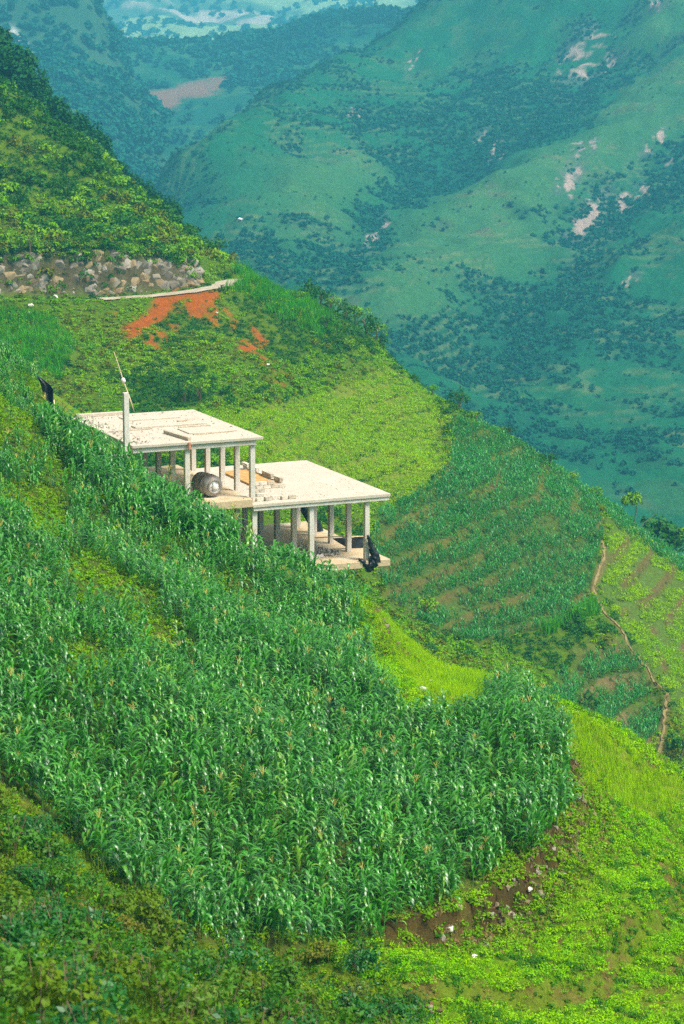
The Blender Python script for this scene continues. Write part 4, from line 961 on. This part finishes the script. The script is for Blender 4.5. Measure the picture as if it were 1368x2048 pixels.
UND = [leafy('undergrowth', m, 60, .4, .25, .09, .16, 6, 400+i, .5, .2, .6, .7) for i, m in enumerate((G_B1, G_B3, G_WEED, G_B2))]+[tuft('undergrowth', G_B3, 18, .25, .55, .008, 410, .6)]
scatter('undergrowth', UND, np.stack([x, y, z], 1), rots(len(x), .25), RNG.uniform(.6, 1.3, len(x)))
# tall thin shoots rising out of the thicket
for px, py, Y, lab in [(250,1905,40,'leftmost'),(330,1960,36,'slender two-stemmed'),(450,1930,41,'middle'),(560,1960,40,'red-tipped'),(700,2030,40,'rightmost'),(735,2060,42,'grey-leaved right-hand')]:
    p = at(px, py, Y); z = float(ground(np.array([p[0]]), np.array([p[1]]))[0]); e = empty('sapling', (p[0], p[1], z)); tag(e, lab+' tall thin leafy sapling standing out of the lower left thicket', 'sapling')
    link('stem', stems(3, 1.1, px, .014), e); link('crown', leafy('crown', [G_B1, G_B3][px % 2], 150, .5, .6, .13, 1.15, 9, px, .4, .3, .55, .4), e)
    s = random.uniform(.9, 1.2); e.scale = (s, s, s)

# ------------------------------------------------------------------ far spur: crops, grass, scrub
G_F1 = leaf_mat('scrub_green', (.07, .26, .002), (.24, .41, .003), 0.8, 0.06, 0.2, (.15,.32,.002), .11)
G_F2 = leaf_mat('scrub_dark', (.014, .105, .006), (.045, .16, .008), 0.6, 0.12, 0.2, (.04,.18,.005), .11)
G_F3 = leaf_mat('scrub_brown', (.09, .14, .004), (.18, .19, .008), 0.8, 0.06, 0.2, (.16,.18,.004), .11)
G_F4 = leaf_mat('meadow_leaf', (.17, .42, .001), (.36, .55, .002), 0.8, 0.05, 0.3, (.28,.44,.001), .09, (.16, .16, .03))
G_F5 = leaf_mat('cane_grass', (.03, .25, .006), (.10, .35, .008), 0.7, 0.08, 0.3, (.08,.38,.005), .1)
SCR = [leafy('scrub', m, 70, .62, .42, .22, .32, 8, 500+i, .6, .3, .5, .5) for i, m in enumerate((G_F1, G_F1, G_F2, G_F3, G_F1, G_F2))]
LOW = [leafy('low', m, 34, .5, .20, .17, .12, 6, 520+i, .6, .2, .6, .8) for i, m in enumerate((G_F1, G_F1, G_F2, G_F3))]
MEAD = [leafy('meadow', G_F4, 30, .5, .22, .13, .14, 6, 540+i, .6, .2, .6, .9) for i in range(3)]+[tuft('meadow', G_F4, 20, .4, .4, .02, 545, .5, 2)]
CANE = [tuft('cane', G_F5, 22, .5, 1.3, .035, 550+i, .55, 3) for i in range(3)]
PATHW = [at(*p) for p in PATH_PX]
def frame(px, py, m=150): return (px > -m) & (px < 1368+m) & (py > -300) & (py < 2100)
def roadd(x, y):
    d, t_, s_ = seg_dist(x, y, ROAD); return np.where((y > 225) & (t_ > 0) & (t_ < len(ROAD)-1), d, 99.)
def rest_far(x, y, z, px, py):
    inf = inpoly(px, py, [(1120,930),(1368,1085),(1500,1180),(1500,1240),(1368,1150),(1240,1060)]) | inpoly(px, py, CORN2) | inpoly(px, py, CORN3) | inpoly(px, py, YELLOW) | inpoly(px, py, RIGHT)
    dm = np.zeros(x.shape, bool); jx = (fbm(x*.7, y*.4, 51, 4)-.5)*52; jy = (fbm(x*.7, y*.4, 53, 4)-.5)*30
    for q in DIRT: dm |= inpoly(px+jx, py+jy, q)
    dp_, _, _ = seg_dist(x, y, PATHW)
    dr, tr_, sr_ = seg_dist(x, y, ROAD); onr = (y > 225) & (tr_ > 0) & (tr_ < len(ROAD)-1)
    rockf = onr & (sr_ > 0) & (dr > 1.4) & (dr < 3.2) & (tr_ > 1) & (tr_ < 7)
    return ~inf & ~(dm & (RNG.random(x.shape) > .14)) & (dp_ > .32) & ~(onr & (dr < 1.4)) & ~(rockf & (RNG.random(x.shape) > np.where(fbm(x*.3,y*.3,311,2) > .5, .9, .2))) & frame(px, py)
CANEZ = [(450,545),(540,535),(600,585),(680,655),(640,680),(560,640),(500,600),(455,590)]
CANEZ2 = [(0,620),(110,640),(150,690),(120,760),(0,720)]
CANEZ3 = [(1065,1250),(1190,1200),(1195,1230),(1080,1275)]
x, y, z, px, py = sample(-75, 62, 150, 345, .62, lambda x, y, z, px, py: rest_far(x, y, z, px, py) & (fbm(x*.12, y*.12, 151, 3)+.12*(y > 262)*(px < 450) > .43))
cl = fbm(x*.16, y*.16, 161, 3); ix = np.where(cl < .42, RNG.choice([2, 5], len(x)), np.where(cl < .55, RNG.choice([0, 1, 4, 2], len(x)), RNG.choice([0, 1, 3, 3, 4], len(x))))
hillb = (py < 590) & (px < 460)
scatter('hillside_scrub', SCR, np.stack([x, y, z], 1), rots(len(x), .2), RNG.uniform(.6, 1.25, len(x))*np.where(hillb, 1.8, 1.0), ix)
x, y, z, px, py = sample(-75, 62, 150, 345, 3.8, lambda x, y, z, px, py: rest_far(x, y, z, px, py))
cl = fbm(x*.12+9, y*.12, 171, 3); ix = np.where(cl < .42, 2, np.where(cl < .58, RNG.integers(0, 2, len(x)), RNG.choice([0, 3], len(x))))
scatter('low_scrub', LOW, np.stack([x, y, z], 1), rots(len(x), .2), RNG.uniform(.6, 1.3, len(x)), ix)
x, y, z, px, py = sample(-75, 62, 150, 345, 2.2, lambda x, y, z, px, py: rest_far(x, y, z, px, py) & (inpoly(px, py, CANEZ) | inpoly(px, py, CANEZ2) | inpoly(px, py, CANEZ3)))
scatter('cane_grass', CANE, np.stack([x, y, z], 1), rots(len(x), .1), RNG.uniform(.6, 1.2, len(x)))
def m_mead(x, y, z, px, py):
    wob = (fbm(x*.05, y*.05, 5, 2)-.5)*1.6; _, fr = terr(z+wob*.8, 1.5)
    r_ = inpoly(px, py, RIGHT); dp_, _, _ = seg_dist(x, y, PATHW); nn = fbm(x*.2, y*.2, 181, 3)
    j = 30*(RNG.random(x.shape)-.5)+(fbm(x*.15, y*.15, 313, 3)-.5)*90
    return ((inpoly(px+j, py+j*.6, YELLOW) & (RNG.random(x.shape) < .95)) | (r_ & ((fr < .72) | (RNG.random(x.shape) < .25)) & (nn > .33))) & (dp_ > .32) & frame(px, py) & ~inpoly(px, py, CORN2)
x, y, z, px, py = sample(-30, 62, 150, 300, 6.5, m_mead)
scatter('meadow_grass', MEAD, np.stack([x, y, z], 1), rots(len(x), .2), RNG.uniform(.6, 1.25, len(x)))
def m_lip(x, y, z, px, py):
    wob = (fbm(x*.05, y*.05, 5, 2)-.5)*1.6; _, fy_ = terr(z+wob*.5, 1.1); _, fr_ = terr(z+wob*.8, 1.5); g_ = fbm(x*.12, y*.12, 309, 2)
    return ((inpoly(px, py, YELLOW) & (fy_ > .78)) | (inpoly(px, py, RIGHT) & (fr_ > .55) & (fr_ < .66))) & (g_ > .42)
x, y, z, px, py = sample(-30, 62, 150, 300, 4.5, m_lip)
scatter('terrace_lip_weeds', LOW, np.stack([x, y, z], 1), rots(len(x), .2), RNG.uniform(.45, .85, len(x)), RNG.choice([2, 2, 2, 3], len(x)))
x, y, z, px, py = sample(-30, 62, 150, 300, .35, lambda x, y, z, px, py: (inpoly(px, py, YELLOW) & (fbm(x*.2, y*.2, 191, 3) > .5)) | (inpoly(px, py, RIGHT) & (fbm(x*.2, y*.2, 193, 3) > .52)))
scatter('meadow_weeds', LOW, np.stack([x, y, z], 1), rots(len(x), .2), RNG.uniform(.6, 1.2, len(x)))
def m_corn2(x, y, z, px, py):
    wob = (fbm(x*.05, y*.05, 5, 2)-.5)*1.6; _, f2 = terr(z+wob, 1.55); _, f3 = terr(z+wob, 1.5); n_ = fbm(x*.3, y*.3, 201, 3)
    a_ = inpoly(px, py, CORN2) & ((f2 < .77) | (fbm(x*.08, y*.08, 47, 2) < .36) | (RNG.random(x.shape) < .15)) & (n_ > .30)
    b_ = inpoly(px, py, CORN3) & ((f3 < .62) | (RNG.random(x.shape) < .12)) & (n_ > .34)
    top_ = inpoly(px, py, [(1130,945),(1368,1100),(1500,1200),(1500,1240),(1368,1150),(1240,1060)])
    dp_, _, _ = seg_dist(x, y, PATHW); return (a_ | b_ | top_) & (dp_ > .35)
x, y, z, px, py = sample(-4, 62, 155, 290, 8.0, m_corn2)
scatter('terrace_maize', SCORN, np.stack([x, y, z], 1), rots(len(x), .1), RNG.uniform(.42, .75, len(x)))
x, y, z, px, py = sample(-4, 62, 155, 310, 1.6, lambda x, y, z, px, py: (inpoly(px, py, CORN2) | inpoly(px, py, CORN3)) & (fbm(x*.2, y*.2, 211, 3) > .45))
scatter('terrace_weeds', LOW, np.stack([x, y, z], 1), rots(len(x), .2), RNG.uniform(.4, .8, len(x)))

P = []
for _ in range(420):                                          # growth hanging over the rock cutting
    ti = random.uniform(1.5, 7.4); i = int(ti); f = ti-i; p = Vector(ROAD[i])*(1-f)+Vector(ROAD[i+1])*f; dd = Vector(ROAD[i+1])-Vector(ROAD[i]); nm = Vector((-dd.y, dd.x, 0)).normalized()
    o_ = random.uniform(2.9, 3.9) if random.random() < .72 else random.uniform(1.2, 1.7); P.append((p.x+nm.x*o_, p.y+nm.y*o_, o_))
P = np.array(P); hz_ = ground(P[:, 0], P[:, 1])
scatter('cutting_scrub', SCR, np.stack([P[:, 0], P[:, 1], hz_], 1), rots(len(P), .25), RNG.uniform(.5, 1.3, len(P))*np.where(P[:, 2] < 2, .5, 1.0))

# ------------------------------------------------------------------ single shrubs and trees
G_T1 = leaf_mat('tree_leaf_dark', (.006, .07, .012), (.020, .11, .018), 0.7, 0.1, 0.15, (.02,.12,.012), .3)
G_BARK = plain_mat('bark', (.09, .07, .05), (.18, .14, .10), 5)
def trunk_mesh(h, r0, seed):
    r = random.Random(seed); mb = MB(); mb.tube([(0, 0, -.6), (r.uniform(-.05, .05)*h, 0, h*.4), (r.uniform(-.06, .06)*h, r.uniform(-.06, .06)*h, h*.85)], [r0, r0*.7, r0*.25], 6, False)
    for k in range(5):
        a = r.uniform(0, 6.28); z0 = h*r.uniform(.3, .6); l = h*r.uniform(.2, .35); mb.tube([(0, 0, z0), (math.cos(a)*l*.5, math.sin(a)*l*.5, z0+l*.5), (math.cos(a)*l, math.sin(a)*l, z0+l*.8)], [r0*.4, r0*.25, r0*.1], 4, False)
    return mb.mesh('trunk', G_BARK)
TREES = [(trunk_mesh(5, .2, i), leafy('crown', G_T1, 1100, 3.1, 3.6, .55, 3.6, 16, 600+i, .6, .45, .42, .4)) for i in range(4)]
def place(name, src, label, cat, group, p, s, sz=None):
    key = id(src)
    if key not in BSRC: e = empty(name); link('trunk' if cat == 'tree' else 'stem', src[0], e); link('crown', src[1], e); BSRC[key] = (e, list(e.children)); o = e
    else: o = copy_tree(*BSRC[key])
    o.location = p; o.rotation_euler = (0, 0, random.uniform(0, 6.28)); o.scale = (s, s, s*(sz or 1)); return tag(o, label, cat, group)
rt = random.Random(3)
for i in range(46):
    px = -40+i*9.2+rt.uniform(-6, 6); gy_ = np.interp(px, [-50, 0, 60, 100, 160, 200, 260, 350, 400], [160, 168, 225, 272, 315, 345, 395, 462, 490])+rt.uniform(-6, 40); Y = 392-rt.uniform(0, 7)
    p = at(px, gy_, Y); z = float(ground(np.array([p[0]]), np.array([p[1]]))[0]); sz = (1.45 if px < 70 else 1.0 if px < 200 else .75)*rt.uniform(.7, 1.15)
    place('tree', TREES[i % 4], 'dark broadleaf tree in the shadowy wood behind the left hill', 'tree', 'dark trees behind the left hill', (p[0], p[1], z), sz)
SHR = [(stems(5, 1.6, 700+i, .05), leafy('crown', m, 260, 1.3, 1.2, .26, 1.25, 10, 700+i, .6, .4, .45, .4)) for i, m in enumerate((G_F2, G_F1, G_F2, G_F1))]
SKY = [(618,600,286,.9,'tallest bushy shrub on the ridge right of the red earth'),(600,590,286,.55,'small shrub at the upper end of the ridge row'),(640,628,287,.8,'rounded shrub just below the tallest ridge shrub'),(662,645,287,.7,'dark shrub in the upper half of the ridge row'),(690,668,288,.8,'green shrub at the middle of the ridge row'),
       (712,680,288,.95,'broad dark shrub past the middle of the ridge row'),(735,695,287,.9,'rounded dark shrub near the lower end of the ridge row'),(752,712,287,.9,'big dark shrub at the lower end of the ridge row'),(764,728,285,.6,'last shrub where the ridge row meets the bright meadow'),(582,572,288,.45,'wispy shrub standing alone above the ridge row'),
       (652,660,280,.7,'shrub on the near side of the ridge row'),(700,700,278,.6,'low shrub on the slope inside the ridge row'),(828,748,276,.35,'small bush on the meadow skyline'),(865,780,273,.45,'bush on the rounded shoulder of the meadow'),(918,800,284,.8,'pale slender shrub rising behind the meadow shoulder'),(952,830,276,.5,'dark bush at the top corner of the terraced corn'),
       (1018,872,275,.45,'upper of two round bushes on the corn skyline'),(1004,880,272,.4,'lower of two round bushes on the corn skyline'),(1098,928,274,.55,'dark wide bush on the middle of the corn skyline'),(1145,965,274,.5,'dark bush on the lower part of the corn skyline'),(1060,905,274,.3,'tiny bush on the corn skyline'),(1190,1030,258,.5,'bush at the head of the footpath'),(1185,1090,238,.55,'bright shrub left of the upper footpath'),
       (855,1235,192,.8,'bushy shrub among the terraced corn behind the bright grass strip'),(1175,1430,176,.8,'round green shrub below the small striped terraces'),(1225,1465,178,.5,'low shrub at the lower edge of the small terraces'),(1360,1520,184,.9,'shrub at the right edge below the footpath'),(280,480,276,.9,'darkest round shrub on the hill above the road'),(435,500,279,.8,'shrub on the nose of the hill above the road'),
       (400,800,228,.9,'bluish shrub just behind the upper roof'),(370,805,228,.7,'bluish low shrub behind the upper roof, left of the larger one'),(60,505,262,.9,'dark shrub above the left end of the rock cutting')]
for i, (px, py, Y, s, lab) in enumerate(SKY):
    y0 = py if hit(px, py-40, 150, 330) is not None else py-40
    for k in range(60):
        h_ = hit(px, y0+k*3, 150, 330)
        if h_ is not None: break
    place('shrub', SHR[i % 4], lab, 'shrub', None, h_, s*(1.3 if y0 == py else 1.5))
SLIM = [(trunk_mesh(6, .12, 30+i), leafy('crown', G_F1 if i == 0 else G_F2, 520, 1.0 if i else .8, 1.9 if i else .7, .26, 4.6 if i else 5.6, 12, 720+i, .6, .4, .45, .4)) for i in range(3)]
for i, (px, ptop, Y, lab) in enumerate([(1265,974,266,'slim tree with a small flat crown beyond the corn ridge'),(1308,996,270,'taller leafy tree right of the slim tree beyond the corn ridge'),(1335,1016,270,'dense tree between its neighbours at the right edge beyond the ridge'),(1360,1040,272,'dark tree cut by the right edge of the view')]):
    p = at(px, ptop, Y); z = float(ground(np.array([p[0]]), np.array([p[1]]))[0]); hgt = max(3.0, p[2]-z); s = hgt/6.3
    place('tree', SLIM[i % 3], lab, 'tree', None, (p[0], p[1], z), s*(.9 if i == 0 else 1.25), (1/.9 if i == 0 else .8))

# ------------------------------------------------------------------ woods and scrub on the mountains
G_M1 = leaf_mat('mountain_wood', (.006, .085, .048), (.022, .13, .06), 0.9, 0.03, 0.1, None, .02)  # wood green with added blue, part of the haze painted into the leaf
G_M2 = leaf_mat('mountain_scrub', (.02, .12, .04), (.07, .18, .05), 0.9, 0.03, 0.1, None, .02)
MW = [leafy('wood', m, 46, 1.5, 1.3, .95, 1.0, 6, 800+i, .8, .4, .5, .5) for i, m in enumerate((G_M1, G_M1, G_M1, G_M2))]
def mscatter(name, X, Y, Z, prob, n, s0, s1, ixf=None):
    w = (prob*Y).ravel(); w = w/w.sum(); j = RNG.choice(w.size, n, p=w); sx = Y.ravel()[j]*.0009
    x = X.ravel()[j]+RNG.normal(0, 1, n)*sx; y = Y.ravel()[j]+RNG.normal(0, .6, n); z = Z.ravel()[j]-.2
    scatter(name, MW, np.stack([x, y, z], 1), rots(n, .2), RNG.uniform(s0, s1, n)*Q, ixf(n) if ixf else None)
mscatter('mountain_woods', XM, YM, ZM, FOREST**1.6*(1-rk)+.0006, 60000, .28, .68, lambda n: RNG.integers(0, 3, n))
mscatter('mountain_scrub', XM, YM, ZM, (1-FOREST)*(1-rk)*(.03+sstep(.5, .6, fbm(XM*.034, YM*.034, 231, 4))), 4000, .15, .4, lambda n: RNG.choice([0, 3, 3], n))
mscatter('ridge_woods', XW, YW, ZW, sstep(.35, .55, fbm(XW*.03, YW*.03, 221, 4))*(WPY < 178)*~inpoly(WPX, WPY, DPATCH)+.08*~inpoly(WPX, WPY, DPATCH), 9000, 1.0, 2.2, lambda n: RNG.integers(0, 3, n))
mscatter('crag_woods', XC, YC, ZC, np.ones(XC.shape), 5000, 1.0, 2.2, lambda n: RNG.integers(0, 3, n))
mscatter('distant_woods', XP, YP, ZP, sstep(.42, .56, fbm(XP*.012, YP*.012, 113, 5))+.02, 2600, 1.8, 3.0, lambda n: RNG.integers(0, 3, n))
def pine_mesh(seed):
    r = np.random.default_rng(seed); n = 260; f = r.random(n)**.7; a = r.uniform(0, 6.28, n); rad = (1.75*(1-f)+.12)*r.uniform(.5, 1.05, n); z = 2.0+f*8.2
    p = np.stack([np.cos(a)*rad, np.sin(a)*rad, z-rad*.25], 1); t_ = np.stack([np.cos(a), np.sin(a), -.25+0*a], 1); b = np.stack([-np.sin(a), np.cos(a), 0*a], 1); L = .75; W = .28
    V = np.stack([p-t_*L*.6, p+b*W, p+t_*L*.6, p-b*W], 1).reshape(-1, 3); return np_mesh('crown', V, np.arange(4*n).reshape(-1, 4), G_M1, False)
PINES = [(trunk_mesh(9, .2, 50+i), pine_mesh(i)) for i in range(3)]
for i in range(58):
    px = rt.uniform(540, 800); cy = np.interp(px, [540, 600, 660, 750, 800], [98, 68, 48, 34, 36])+rt.uniform(0, 34); h_ = far_hit(wr_h, px, cy, 850*Q, 1400*Q)
    if h_ is None: continue
    place('pine_tree', PINES[i % 3], 'dark pointed pine on the far hazy ridge top', 'tree', 'pines on the far hazy ridge', tuple(h_), rt.uniform(.8, 1.35))
